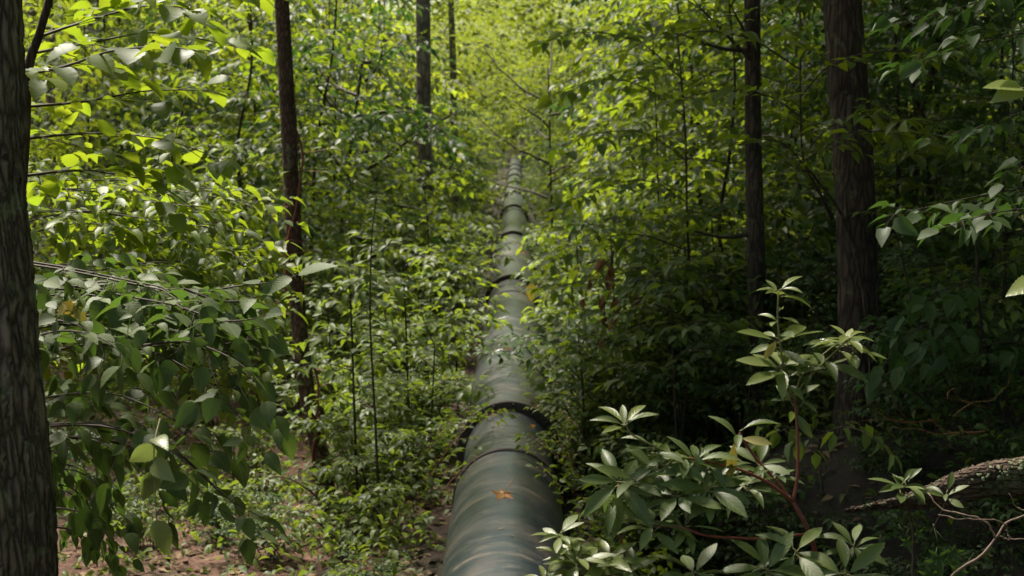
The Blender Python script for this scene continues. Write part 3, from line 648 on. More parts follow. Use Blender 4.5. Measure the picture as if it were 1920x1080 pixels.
# ground cover
NG = 6500
yy = 5 + 33 * rng.random(NG) ** 1.25; xx = rng.uniform(-1, 1, NG) * (0.40 * yy + 1.0)
pat = np.sin(xx * 1.1 + 0.5) + np.sin(yy * 0.8 + xx * 0.6) + rng.normal(0, 0.5, NG)
bare = (xx < -1.3) & (xx > -6.5) & (yy > 9) & (yy < 20); dim = (xx > 1.6) & (yy < 13)
keep = (np.abs(xx - AX0) > 0.55) & (pat > -1.2) & ~(bare & (rng.random(NG) < 0.6)) & ~(dim & (rng.random(NG) < 0.5))
cen = np.stack([xx, yy, h(xx, yy) + rng.uniform(0.02, 0.42, NG)], 1)[keep]
mb = MB(); scatter_sprays(mb, cen, 14, 0.17, 0.075, T_OVATE)
tag(mb.build('ground_cover', M['shrub_leaf']), 'low small-leaved ground cover spreading over the forest floor', 'ground cover', kind='stuff')
NL = 26000
yy = 4 + 26 * rng.random(NL) ** 1.2; xx = rng.uniform(-1, 1, NL) * (0.40 * yy + 0.6); ok_ = (np.abs(xx - AX0) > 0.5) & ((xx < 1.5) | (rng.random(NL) < 0.45)); xx, yy = xx[ok_], yy[ok_]; n_ = len(xx)
a_ = rng.uniform(0, 6.28, n_); mb = MB()
mb.leaves(T_SIMPLE, np.stack([xx, yy, h(xx, yy) + rng.uniform(0.008, 0.03, n_)], 1), np.stack([np.cos(a_), np.sin(a_), rng.normal(0, .15, n_)], 1), np.stack([rng.normal(0, .25, n_), rng.normal(0, .25, n_), np.ones(n_)], 1), rng.uniform(0.05, 0.12, n_))
tag(mb.build('leaf_litter', M['litter']), 'brown and reddish dead leaves littering the forest floor', 'leaf litter', kind='stuff')

random.seed(5)
# ---- unseen leaf masses above the frame, added to shade chosen parts of the scene
def canopy(n, x0, x1, y0_, y1_, z0_, z1_, thr):
    cx_ = rng.uniform(x0, x1, n); cy_ = rng.uniform(y0_, y1_, n); cz_ = rng.uniform(z0_, z1_, n)
    gap = np.sin(cx_ * 0.8 + 2) + np.sin(cy_ * 0.55 + cx_ * 0.3) + rng.normal(0, 0.6, n)
    k = (gap > thr) & (cz_ > 4.6 + 0.125 * np.maximum(cy_, 0)); return np.stack([cx_, cy_, cz_], 1)[k]
cen = np.concatenate([canopy(900, -16, 0, 5, 24, 8.5, 13, 0.3), canopy(150, -10, -0.5, 9, 14, 8, 12, -1.0), canopy(400, -2.2, 1.5, 12, 17, 8, 12, -3), canopy(4600, 1.5, 15, 3, 18, 6.5, 13, -1.9), canopy(1200, -16, 16, 24, 44, 11, 15, -0.2)])
def sidewood(n, sg):  # unseen leaf walls added beside the frame to hold back side light
    y_ = rng.uniform(-6, 42, n); x_ = sg * (0.375 * np.maximum(y_, 0) + 1.6 + (2.4 if sg < 0 else 1.2) * (y_ < 9) + rng.uniform(0, 7, n)); return np.stack([x_, y_, h(x_, y_) + 11 * rng.random(n)], 1)
cen = np.concatenate([cen, sidewood(2600, 1), sidewood(2200, -1), np.stack([rng.uniform(-12, 12, 200), rng.uniform(-14, -6, 200), rng.uniform(1, 7, 200)], 1), np.stack([rng.uniform(1.2, 8, 900), rng.uniform(-9, -2.5, 900), rng.uniform(1.5, 9, 900)], 1), np.stack([rng.uniform(4.2, 8, 900), rng.uniform(-4, 4.5, 900), rng.uniform(1.5, 8, 900)], 1)])
mb = MB(); scatter_sprays(mb, cen, 12, 0.45, 0.26, T_SIMPLE)
tag(mb.build('shade_canopy', M['wood_leaf']), 'unseen leaf masses added overhead and around the camera for shade', 'foliage', kind='stuff')

# ---- hero plants
def leafset(mb_w, bag, node, d_, n_, size, pet=0.14, matr=0.0022):
    d_ = nrmz(d_); b_ = node + d_ * size * pet
    mb_w.tube([node, (node + b_) / 2 + np.array((0, 0, -0.002)), b_], matr, 4, cap=False); bag.add(b_, d_, n_, size)
def flush(t, base, parts):
    for nm, mb_, mt in parts:
        if mb_.n: shift(mb_, base).build(nm, mt, t)
# rhododendron ---------------------------------------------------
D0 = 4.5
rb = P(1530, 1500, D0); base = np.array((rb[0], rb[1], float(h(rb[0], rb[1]))))
rh = empty('rhododendron', base); tag(rh, 'tall glossy rhododendron with upright leafy shoot in the right foreground', 'shrub')
st_r, st_g, pet = MB(), MB(), MB(); old, yng = LeafBag(), LeafBag()
def S(pix, r0, r1, mb_, n_=16):
    q = spline([P(a_, b_, D0 + c_) for a_, b_, c_ in pix], n_); mb_.tube(q, np.linspace(r0, r1, len(q)), 7); return q
S([(1545, 2300, .15), (1535, 1560, .1), (1530, 1090, .05), (1517, 1000, 0), (1487, 941, 0)], .010, .0065, st_r)
S([(1487, 941, 0), (1496, 880, .02), (1494, 790, .03), (1489, 748, .04)], .0060, .0045, st_r)
S([(1489, 748, .04), (1474, 715, .02), (1466, 670, 0), (1458, 600, 0), (1460, 546, .02)], .0045, .0028, st_g)
S([(1489, 748, .04), (1510, 715, .02), (1550, 675, 0), (1577, 648, -.02), (1588, 634, -.02)], .0042, .003, st_g)
S([(1489, 748, .04), (1503, 705, .08), (1535, 672, .1), (1572, 642, .1)], .0036, .0025, st_g)
S([(1487, 941, 0), (1440, 905, -.05), (1385, 880, -.08), (1318, 864, -.1), (1270, 855, -.1)], .0055, .0035, st_r)
S([(1484, 938, 0), (1470, 918, .05), (1425, 868, .1), (1398, 832, .1), (1386, 812, .1)], .0050, .0045, st_r)
S([(1270, 855, -.1), (1235, 885, -.12), (1190, 903, -.15), (1160, 905, -.15)], .0035, .003, st_g)
S([(1270, 855, -.1), (1230, 838, -.1), (1185, 815, -.12), (1172, 792, -.12)], .0035, .0026, st_g)
S([(1517, 1000, 0), (1440, 1010, -.1), (1330, 1005, -.2), (1280, 990, -.22), (1225, 985, -.2)], .005, .003, st_r)
S([(1535, 1900, .1), (1300, 1350, 0), (1185, 1100, -.1), (1170, 1030, -.15), (1158, 985, -.16), (1160, 910, -.15)], .004, .003, st_r)
S([(1385, 880, -.08), (1375, 905, -.12), (1330, 915, -.15)], .0035, .003, st_g)
S([(1525, 1070, 0), (1508, 1050, -.1), (1492, 1036, -.15)], .004, .003, st_g)
S([(1528, 1090, 0), (1570, 1060, -.1), (1601, 1026, -.1)], .004, .003, st_g)
S([(1535, 1400, .1), (1500, 1120, -.1), (1460, 1090, -.15), (1437, 1066, -.2)], .004, .003, st_g)
S([(1538, 1500, .1), (1560, 1150, -.1), (1580, 1100, -.15), (1585, 1075, -.2)], .004, .003, st_g)
def whorl(x, y, dz, n_, ln, tilt=(0, -0.25, 1), lift=0.25, bag=None, span=(0, 6.283), jit=0.25):
    c_ = P(x, y, D0 + dz); ax = nrmz(tilt); e1 = nrmz(np.cross(ax, (0.2, 1, 0.1))); e2 = np.cross(ax, e1); a0 = random.uniform(0, 6.28)
    for i in range(n_):
        a_ = span[0] + (span[1] - span[0]) * (i + random.uniform(-.2, .2)) / n_ + (a0 if span[1] - span[0] > 6 else 0)
        d_ = math.cos(a_) * e1 + math.sin(a_) * e2 + ax * (lift + random.gauss(0, jit)); nn = nrmz(ax + rng.normal(0, 0.22, 3) - 0.15 * d_)
        leafset(pet, bag or old, c_ + ax * random.uniform(-0.025, 0.01), d_, nn, ln / F * D0 * random.uniform(0.72, 1.12))
W = whorl
W(1461, 546, .02, 9, 50, bag=yng, lift=.35); W(1460, 590, 0, 4, 45, bag=yng); W(1459, 632, 0, 5, 72, bag=yng, tilt=(0, -.5, 1)); W(1461, 655, 0, 3, 62, lift=0)
W(1466, 688, 0, 9, 68, bag=yng, lift=.1); W(1472, 710, 0, 6, 66); W(1489, 752, .04, 4, 52); W(1490, 775, .04, 2, 50, lift=-.3)
W(1590, 632, -.02, 9, 55, bag=yng, lift=.35); W(1572, 645, .05, 7, 60, bag=yng, lift=.15); W(1545, 680, 0, 6, 66); W(1520, 695, .02, 4, 50); W(1600, 650, 0, 4, 60)
W(1386, 812, .1, 3, 62, lift=.6); W(1425, 868, .1, 6, 62, tilt=(0, -.7, 1)); W(1455, 895, .05, 6, 60)
W(1305, 862, -.1, 7, 66); W(1330, 870, -.1, 5, 62, tilt=(0, -.6, 1)); W(1280, 856, -.1, 5, 60, lift=-.1); W(1365, 880, -.1, 5, 58)
W(1172, 790, -.12, 8, 60, bag=yng, lift=.3); W(1222, 836, -.1, 4, 58)
W(1162, 905, -.15, 9, 84, tilt=(0, -.8, .8), lift=0); W(1192, 900, -.15, 6, 70); W(1230, 880, -.12, 5, 64, tilt=(0, -.7, 1)); W(1150, 925, -.15, 5, 76, lift=-.4)
W(1330, 915, -.15, 9, 80, tilt=(0, -.8, .7)); W(1400, 905, -.05, 6, 62); W(1270, 930, -.15, 8, 72, tilt=(0, -.6, 1)); W(1225, 985, -.2, 7, 66); W(1285, 985, -.2, 7, 62)

W(1492, 1036, -.15, 8, 84, tilt=(0, -.55, 1), lift=.1); W(1437, 1066, -.2, 8, 80, tilt=(0, -.7, 1)); W(1601, 1026, -.1, 9, 66, lift=.2); W(1585, 1078, -.2, 8, 80, tilt=(0, -.6, 1)); 
W(1300, 1075, -.2, 7, 66)
flush(rh, base, [('red_stem', st_r, M['twig_red']), ('green_shoot', st_g, M['twig_green']), ('leaf_stalks', pet, M['twig_green'])])
f_ = MB(); old.put(f_, T_RHODO); shift(f_, base).build('foliage', M['rhodo'], rh)
f_ = MB(); yng.put(f_, T_RHODO); shift(f_, base).build('young_foliage', M['rhodo_young'], rh)
for (x, y, dx, dy, ln) in ((1362, 905, 18, -62, 74), (1392, 822, 46, 6, 56), (1455, 640, -18, 28, 46), (1345, 870, -30, -6, 36)):
    f_ = MB(); b_ = LeafBag(); a_ = P(x, y, D0 - .08); b_.add(a_, nrmz(P(x + dx, y + dy, D0 - .12) - a_), nrmz((0.3, -1, .6)), ln / F * D0); b_.put(f_, T_RHODO)
    o = shift(f_, base).build('yellowed_leaf', M['yellow_leaf'], rh); o['label'] = 'yellowed spotted leaf'
# second low rhododendron by the pipe
D0 = 4.3
rb = P(1130, 1500, D0); base = np.array((rb[0], rb[1], float(h(rb[0], rb[1]))))
rh2 = empty('rhododendron', base); tag(rh2, 'low rhododendron shoots overlapping the pipe at the bottom edge', 'shrub')
st_r, st_g, pet = MB(), MB(), MB(); old, yng = LeafBag(), LeafBag()
S([(1135, 2400, .1), (1130, 1560, 0), (1110, 1120, 0), (1085, 1070, 0), (1055, 1035, 0), (1050, 1005, 0)], .006, .003, st_g)
S([(1110, 1120, 0), (1100, 1075, -.03), (1082, 1048, -.05)], .004, .003, st_g); S([(1110, 1120, 0), (1135, 1080, 0), (1140, 1055, 0)], .004, .003, st_g)
S([(1115, 1150, 0), (1050, 1110, -.03), (1020, 1085, -.05)], .004, .003, st_g)
W(1050, 1004, 0, 9, 52, bag=yng, lift=.4); W(1054, 1030, 0, 7, 62, bag=yng, lift=.1); W(1082, 1046, -.05, 9, 62, bag=yng, lift=.3); W(1090, 1068, -.05, 6, 70); W(1140, 1050, 0, 7, 66, bag=yng, tilt=(0, -.5, 1)); W(1150, 1075, 0, 7, 70)
W(1020, 1082, -.05, 8, 62, bag=yng); W(1110, 1085, -.05, 7, 66); W(1180, 1070, 0, 6, 62)
flush(rh2, base, [('stems', st_g, M['twig_green']), ('leaf_stalks', pet, M['twig_green'])])
f_ = MB(); old.put(f_, T_RHODO); shift(f_, base).build('foliage', M['rhodo'], rh2); f_ = MB(); yng.put(f_, T_RHODO); shift(f_, base).build('young_foliage', M['rhodo_young'], rh2)

# hornbeam-like tree at the left ----------------------------------
def pxs(pix, n_=14): return spline([P(*a_) for a_ in pix], n_)
def hero_tree(name, label, cat, stem, stem_r, branches, leafm, tpl, barkm='twig', fill=0):
    extra = []
    for _ in range(fill):
        pix, leaf, side, kw_ = random.choice(branches); ox, oy, od = random.uniform(-90, 10), random.uniform(-55, 55), random.uniform(0.1, 0.9)
        extra.append(([(a_ + ox * i / len(pix), b_ + oy, c_ + od * min(1, i / 2)) for i, (a_, b_, c_) in enumerate(pix)], leaf, side, kw_))
    branches = branches + extra
    q = pxs(stem, 30); b0 = q[0].copy(); b0[2] = float(h(b0[0], b0[1])); t = empty(name, b0); tag(t, label, cat)
    tr = MB(); tr.tube(q, np.linspace(stem_r, stem_r * .5, 30), 9); w_ = MB(); bag = LeafBag()
    for br in branches:
        pix, leaf, side, kw = br; spray(w_, bag, pxs(pix), leaf, side, **kw)
    shift(tr, b0).build('trunk', M['bark'], t); shift(w_, b0).build('branches', M[barkm], t)
    f_ = MB(); bag.put(f_, tpl); shift(f_, b0).build('foliage', M[leafm], t); return t, b0
dr = dict(step=.10, leaf_step=.60, r0=.0045, tilt=.55, droop=.2, start=.12, hang=.12)
dh = dict(step=.10, leaf_step=.62, r0=.004, tilt=.4, droop=.9, start=.2, hang=1.1)
L_ = .084
hb, b0 = hero_tree('hornbeam', 'leafy tree with large serrated leaves drooping beside the near trunk, left foreground', 'tree',
    [(-30, 2300, 5.4), (0, 1300, 5.4), (10, 700, 5.3), (20, 350, 5.3), (30, 60, 5.3)], .035, [
    ([(20, 520, 5.3), (130, 535, 5.1), (260, 560, 4.9), (350, 580, 4.7), (400, 645, 4.6), (440, 710, 4.5), (475, 770, 4.4)], L_, .36, dr),
    ([(345, 578, 4.7), (410, 600, 4.6), (460, 600, 4.5), (500, 590, 4.4)], L_, .22, dr),
    ([(20, 690, 5.2), (130, 650, 4.9), (250, 650, 4.7), (350, 690, 4.6), (430, 760, 4.5), (500, 850, 4.4)], L_, .36, dr),
    ([(250, 650, 4.7), (340, 640, 4.5), (410, 660, 4.4), (470, 700, 4.3), (520, 780, 4.25)], L_, .2, dr),
    ([(20, 760, 5.2), (120, 740, 4.9), (220, 740, 4.6), (330, 790, 4.5), (400, 850, 4.45)], L_, .34, dr),
    ([(20, 850, 5.1), (110, 820, 4.8), (190, 830, 4.6), (260, 880, 4.5), (300, 920, 4.5)], L_, .3, dh),
    ([(40, 900, 5.0), (130, 880, 4.8), (190, 920, 4.7), (240, 1000, 4.6)], L_ * .9, .22, dh),
    ([(60, 800, 4.8), (200, 800, 4.6), (330, 850, 4.5), (420, 930, 4.5), (500, 975, 4.5)], L_, .22, dr),
    ([(30, 600, 5.3), (150, 590, 5.0), (290, 610, 4.8), (400, 600, 4.6)], L_, .34, dr),
    ([(30, 560, 5.6), (160, 530, 5.4), (300, 540, 5.3), (400, 570, 5.2), (450, 600, 5.0)], L_, .40, dr),
    ([(60, 950, 5.0), (150, 960, 4.9), (210, 1010, 4.8), (250, 1050, 4.8)], L_ * .7, .14, dh),
    ([(30, 640, 4.9), (120, 620, 4.5), (200, 640, 4.3), (260, 700, 4.25)], L_, .26, dr),
    ], 'hornbeam', T_SERR, fill=24)
# the hanging twig with its bright last leaf
w_ = MB(); bag = LeafBag(); q = pxs([(300, 785, 4.4), (290, 830, 4.3), (289, 890, 4.25), (294, 975, 4.2)], 12); w_.tube(q, np.linspace(.003, .0016, 12), 5)
bag.add(q[-1], P(316, 1045, 4.2) - q[-1], (0.15, -1, 0.25), .116); bag.add(q[7], P(255, 990, 4.25) - q[7], (.5, -.8, .4), .10); bag.add(q[6], P(350, 930, 4.15) - q[6], (-.2, -1, .5), .095)
bag.add(q[8], P(265, 900, 4.3) - q[8], (.7, -.6, .4), .07); bag.add(q[3], P(350, 850, 4.1) - q[3], (0, -.5, 1), .09); bag.add(q[4], P(245, 870, 4.3) - q[4], (.8, -.6, .3), .1)
shift(w_, b0).build('hanging_twig', M['twig_green'], hb); f_ = MB(); bag.put(f_, T_SERR)
g_ = shift(f_, b0).build('hanging_leaves', M['rhodo_young'], hb)
ol = MB(); bag = LeafBag()
for _ in range(9):
    a_ = P(135 + random.gauss(0, 11), 577 + random.gauss(0, 8), 4.35); bag.add(a_, rng.normal(0, 1, 3) * (1, .5, .7), nrmz((random.gauss(0, .5), -1, .5)), .05)
bag.put(ol, T_MAPLEISH); o = shift(ol, b0).build('withered_leaves', M['yellow_leaf'], hb); o['label'] = 'cluster of withered orange leaves'

kw = dict(step=.10, leaf_step=.55, r0=.005, tilt=.22, droop=.15, start=.08, hang=.03)
hero_tree('beech', 'tree with many flat layered light green sprays behind the drooping serrated leaves', 'tree', [(-60, 1400, 8.0), (-20, 900, 8.0), (0, 500, 8.0), (20, 200, 8.0), (30, -100, 8.0)], .05, [
    ([(0, 350 + 48 * i + random.uniform(-12, 12), 8.0), (150, 335 + 50 * i + random.uniform(-20, 20), 7.8 - .1 * i), (320, 350 + 50 * i + random.uniform(-25, 25), 7.6 + .3 * random.random()), (430 + random.uniform(-30, 40), 385 + 50 * i, 7.5), (500 + random.uniform(-60, 30), 420 + 50 * i, 7.4)], .098, .62, kw) for i in range(8)], 'wood_leaf', T_OVATE, fill=12)
t = empty('leafy_twig', P(420, 530, 5.0)); b0 = np.array(t.location); tag(t, 'long toothed leaf pointing up to the right in front of the slim vine-wrapped trunk', 'twig'); w_ = MB(); bag = LeafBag()
q = pxs([(250, 600, 5.2), (400, 545, 5.1), (520, 528, 5.0), (560, 514, 5.0)], 14); w_.tube(q, np.linspace(.004, .0015, 14), 4)
bag.add(q[-1], P(632, 488, 4.95) - q[-1], (.1, -.4, 1), .15); bag.add(q[-3], P(500, 545, 4.95) - q[-3], (.1, -.5, 1), .10); bag.add(q[9], P(440, 590, 4.9) - q[9], (.1, -.7, 1), .10); bag.add(q[7], P(430, 510, 5.2) - q[7], (.1, -.4, 1), .10)
shift(w_, b0).build('twig', M['twig'], t); f_ = MB(); bag.put(f_, T_SERR); shift(f_, b0).build('foliage', M['hornbeam'], t)
# broad-leaved branch at the upper left
kw = dict(step=.13, leaf_step=.6, r0=.008, tilt=.3, droop=.2, start=.1)
hero_tree('lobed_leaf_tree', 'tree with big light green leaves spreading across the upper left corner', 'tree',
    [(-60, 1700, 6.5), (-20, 900, 6.6), (40, 350, 6.7), (52, 140, 6.7), (75, 60, 6.7), (104, -60, 6.7), (130, -300, 6.7)], .03, [
    ([(52, 140, 6.7), (130, 122, 6.4), (210, 95, 6.2), (300, 88, 6.0), (350, 92, 5.9)], .125, .3, kw),
    ([(70, 70, 6.7), (160, 40, 6.9), (280, 10, 7.0), (380, 20, 7.0)], .13, .5, kw), ([(60, 100, 6.8), (170, 80, 7.2), (300, 60, 7.4), (450, 90, 7.5)], .13, .5, kw),
    ([(50, 200, 6.7), (160, 190, 7.0), (280, 170, 7.2), (400, 170, 7.4)], .12, .5, kw), ([(45, 260, 6.7), (170, 250, 7.2), (300, 260, 7.4), (420, 300, 7.4)], .12, .5, kw),
    ([(40, 330, 6.7), (150, 320, 7.0), (280, 340, 7.2), (380, 400, 7.2)], .11, .5, kw), ([(104, -40, 6.8), (220, -30, 7.0), (360, -40, 7.4), (500, -20, 7.6)], .13, .5, kw)], 'wood_leaf', T_BROAD)
# sprays on the right
kw = dict(step=.10, leaf_step=.55, r0=.007, tilt=.3, droop=.25, start=.25)
hero_tree('young_tree', 'young tree with a flat pale green spray crossing the thick trunk', 'tree', [(1640, 900, 9.75), (1625, 600, 9.7), (1585, 420, 9.7), (1530, 335, 9.4), (1505, 290, 9.4), (1500, 120, 9.4)], .012, [
    ([(1510, 300, 9.4), (1570, 262, 9.1), (1640, 245, 8.8), (1745, 268, 8.7)], .13, .42, kw), ([(1508, 310, 9.4), (1470, 270, 9.1), (1420, 262, 9.0), (1370, 270, 8.9)], .12, .36, kw),
    ([(1505, 290, 9.4), (1560, 235, 9.0), (1620, 215, 8.8), (1700, 230, 8.6)], .12, .4, kw), ([(1503, 220, 9.4), (1440, 180, 9.2), (1350, 170, 9.0), (1260, 190, 9.0)], .12, .45, kw), ([(1502, 180, 9.4), (1560, 120, 9.2), (1660, 95, 9.0), (1760, 110, 9.0)], .12, .45, kw),
    ([(1500, 130, 9.4), (1400, 70, 9.2), (1300, 60, 9.2), (1200, 80, 9.2)], .12, .5, kw)], 'wood_leaf', T_OVATE)
kw = dict(step=.09, leaf_step=.55, r0=.006, tilt=.35, droop=.25, start=.15)
hero_tree('overhanging_tree', 'tree reaching in from beyond the right edge with flat leafy sprays', 'tree', [(2080, 1500, 7.2), (2060, 600, 7.2), (2050, 200, 7.2), (2060, -200, 7.2)], .05, [
    ([(2050, 330, 7.2), (1930, 350, 7.0), (1800, 375, 6.9), (1665, 405, 6.8)], .115, .36, kw), ([(2050, 380, 7.2), (1950, 390, 6.7), (1860, 400, 6.5), (1760, 430, 6.4)], .12, .3, kw),
    ([(2050, 60, 7.2), (1930, 60, 7.2), (1800, 90, 7.3), (1680, 130, 7.3)], .11, .45, kw), ([(2050, 10, 7.3), (1900, -10, 7.5), (1780, 20, 7.5), (1660, 50, 7.6)], .11, .45, kw),
    ([(2050, 180, 7.2), (1950, 200, 7.4), (1830, 240, 7.6), (1740, 260, 7.8)], .11, .35, kw), ([(2050, 300, 7.2), (1960, 300, 7.0), (1880, 330, 7.0)], .11, .3, kw)], 'shade_toned_leaf', T_OVATE)
# the single pale leaf hanging in from the right
t = empty('leafy_twig', P(1990, 230, 4.4)); tag(t, 'single pale folded leaf reaching in near the right edge, high up', 'twig'); w_ = MB(); bag = LeafBag(); b0 = np.array(t.location)
q = pxs([(2050, 210, 4.4), (1980, 190, 4.4), (1916, 165, 4.4)], 8); w_.tube(q, .004, 5); bag.add(q[-1], P(1833, 152, 4.35) - q[-1], (.1, -.5, 1), .135); bag.add(q[-1], P(1845, 185, 4.3) - q[-1], (.2, -1, .8), .125)
f_ = MB(); bag.put(f_, T_SERR); shift(f_, b0).build('leaf', M['rhodo_young'], t); bag = LeafBag()
q2 = pxs([(2050, 540, 4.4), (1960, 528, 4.4)], 4); bag.add(q2[-1], P(1876, 543, 4.35) - q2[-1], (0, -.5, 1), .14)
shift(w_, b0).build('twig', M['twig'], t); f_ = MB(); bag.put(f_, T_SERR); shift(f_, b0).build('leaf', M['rhodo_young'], t)
# dim hanging sprays in the dark at the right
kw = dict(step=.10, leaf_step=.6, r0=.006, tilt=.3, droop=.5, start=.25, hang=.4)
hero_tree('hickory_sapling', 'dim sapling with drooping leaflets against the dark bank right of the thick trunk', 'tree', [(1860, 900, 9.0), (1850, 700, 9.0), (1835, 560, 9.0), (1830, 450, 9.0)], .014, [
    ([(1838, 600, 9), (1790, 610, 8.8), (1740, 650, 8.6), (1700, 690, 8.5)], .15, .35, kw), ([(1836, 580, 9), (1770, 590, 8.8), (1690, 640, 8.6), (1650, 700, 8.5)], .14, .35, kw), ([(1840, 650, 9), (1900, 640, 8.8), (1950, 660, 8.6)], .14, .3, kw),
    ([(1832, 520, 9), (1780, 540, 8.8), (1730, 570, 8.6)], .13, .3, kw)], 'shade_toned_leaf', T_OVATE)
hero_tree('hickory_sapling', 'low drooping compound-leaved sapling at the foot of the thick trunk', 'tree', [(1545, 930, 8.3), (1535, 860, 8.3), (1540, 800, 8.3)], .008, [
    ([(1538, 820, 8.3), (1580, 800, 8.1), (1630, 815, 7.9), (1670, 850, 7.8)], .13, .28, kw), ([(1538, 810, 8.3), (1500, 800, 8.1), (1460, 810, 7.9), (1420, 830, 7.8)], .11, .26, kw)], 'shrub_leaf', T_OVATE)
# bright sprays over the right flank of the pipe
kw = dict(step=.11, leaf_step=.55, r0=.007, tilt=.33, droop=.2, start=.1)
hero_tree('young_tree', 'young tree with light sprays leaning over the pipe from its right side', 'tree', [(1330, 900, 12.5), (1310, 700, 12.5), (1290, 450, 12.5), (1285, 250, 12.5), (1270, 60, 12.5)], .015, [
    ([(1290, 470, 12.5), (1200, 440, 12.3), (1110, 450, 12.1), (1030, 475, 12)], .12, .55, kw), ([(1292, 520, 12.5), (1210, 500, 12.1), (1120, 520, 11.9), (1020, 545, 11.7)], .12, .5, kw),
    ([(1288, 380, 12.5), (1220, 340, 12.3), (1130, 350, 12.1), (1060, 380, 12)], .12, .55, kw), ([(1286, 300, 12.5), (1210, 250, 12.2), (1120, 250, 12), (1040, 280, 12)], .13, .55, kw),
    ([(1285, 220, 12.5), (1200, 160, 12.2), (1120, 150, 12), (1030, 180, 12)], .13, .55, kw), ([(1280, 150, 12.5), (1200, 80, 12.2), (1100, 60, 12), (1010, 80, 12)], .13, .55, kw),
    ([(1300, 590, 12.5), (1220, 600, 12.1), (1130, 640, 11.7), (1050, 670, 11.2)], .11, .5, kw)], 'wood_leaf', T_OVATE)
# slim upright plant with paired leaves left of the pipe
t = empty('slender_seedling', P(700, 850, 10.8)); b0 = np.array(t.location); b0[2] = float(h(b0[0], b0[1])); t.location = b0; tag(t, 'single thin upright stem with small paired leaves, left of the pipe', 'plant')
w_ = MB(); bag = LeafBag(); q = pxs([(712, 1000, 10.8), (704, 800, 10.8), (694, 600, 10.8), (697, 450, 10.8), (706, 368, 10.8)], 60); w_.tube(q, np.linspace(.012, .003, 60), 5)
for i in range(8, 60):
    for sg in (-1, 1): bag.add(q[i], (sg, random.uniform(-.4, .4), random.uniform(-.1, .35)), nrmz((random.gauss(0, .2), random.gauss(-.1, .2), 1)), random.uniform(.06, .085) * (1 if i > 30 else 1.3))
shift(w_, b0).build('stem', M['twig'], t); f_ = MB(); bag.put(f_, T_OVATE); shift(f_, b0).build('foliage', M['shrub_leaf'], t)
# small-leaved climbers over the joint of the pipe
for (lab, brs) in (('small-leaved creeper spilling over the left side of the pipe joint', [([(800, 900, 10.2), (850, 830, 10.3), (890, 790, 10.5), (935, 768, 10.9)], .055, .3), ([(790, 860, 10.6), (840, 800, 10.6), (880, 765, 10.8)], .055, .3), ([(830, 920, 9.6), (865, 880, 9.8), (905, 845, 10)], .05, .16)]),
                   ('reddish-stemmed creeper hanging on the right side of the pipe joint', [([(1075, 930, 9.6), (1055, 870, 9.6), (1020, 835, 9.7), (990, 815, 10)], .05, .22), ([(1090, 900, 9.9), (1060, 850, 9.9), (1035, 815, 10)], .05, .22), ([(1060, 950, 9.3), (1040, 900, 9.3), (1010, 870, 9.5)], .05, .16), ([(1085, 800, 10.8), (1050, 775, 11), (1000, 765, 11.2)], .045, .14)])):
    t = empty('creeper', P(*brs[0][0][0])); b0 = np.array(t.location); tag(t, lab, 'vine'); w_ = MB(); bag = LeafBag()
    for pix, lf, sd_ in brs: spray(w_, bag, pxs(pix), lf, sd_, step=.05, leaf_step=.55, r0=.004, tilt=.5, start=0)
    shift(w_, b0).build('stems', M['twig_red'], t); f_ = MB(); bag.put(f_, T_OVATE); shift(f_, b0).build('foliage', M['shrub_leaf'], t)
kw = dict(step=.09, leaf_step=.6, r0=.005, tilt=.35, droop=.25, start=.15)
hero_tree('spicebush', 'loose light green bush leaning against the left flank of the pipe beyond the joint', 'shrub', [(790, 1000, 12.6), (800, 900, 12.6), (810, 760, 12.6), (815, 650, 12.6)], .012, [
    ([(812, 700, 12.6), (850, 660, 12.5), (890, 640, 12.4), (915, 650, 12.4)], .095, .3, kw), ([(814, 660, 12.6), (850, 610, 12.8), (890, 590, 13), (930, 610, 13)], .09, .3, kw), ([(812, 760, 12.6), (850, 730, 12.3), (880, 720, 12.1), (905, 735, 12)], .095, .3, kw),
    ([(815, 650, 12.6), (790, 580, 12.6), (800, 520, 12.8)], .09, .4, kw), ([(812, 690, 12.6), (760, 650, 12.4), (700, 640, 12.3)], .09, .4, kw), ([(812, 740, 12.6), (750, 720, 12.4), (690, 720, 12.2)], .09, .4, kw), ([(806, 800, 12.6), (850, 790, 12.2), (890, 800, 11.8)], .09, .3, kw), ([(806, 820, 12.6), (750, 800, 12.2), (700, 820, 12)], .09, .35, kw)], 'shrub_leaf', T_OVATE)
hero_tree('spicebush', 'light bush whose sprays reach over the right edge of the pipe past the second joint', 'shrub', [(1110, 800, 16), (1100, 650, 16), (1085, 520, 16), (1080, 430, 16)], .015, [
    ([(1085, 540, 16), (1050, 500, 15.9), (1010, 495, 15.8), (985, 510, 15.7)], .11, .35, kw), ([(1083, 480, 16), (1050, 440, 16.2), (1010, 440, 16.4), (985, 455, 16.5)], .11, .35, kw), ([(1090, 600, 16), (1060, 570, 15.8), (1030, 570, 15.6), (1005, 590, 15.4)], .11, .3, kw),
    ([(1082, 440, 16), (1090, 380, 16), (1060, 340, 16.2)], .11, .4, kw), ([(1088, 560, 16), (1130, 520, 15.8), (1180, 530, 15.6)], .11, .4, kw), ([(1090, 620, 16), (1140, 600, 15.8), (1190, 620, 15.5)], .11, .4, kw)], 'wood_leaf', T_OVATE)
kw = dict(step=.10, leaf_step=.6, r0=.005, tilt=.24, droop=.15, start=.1)
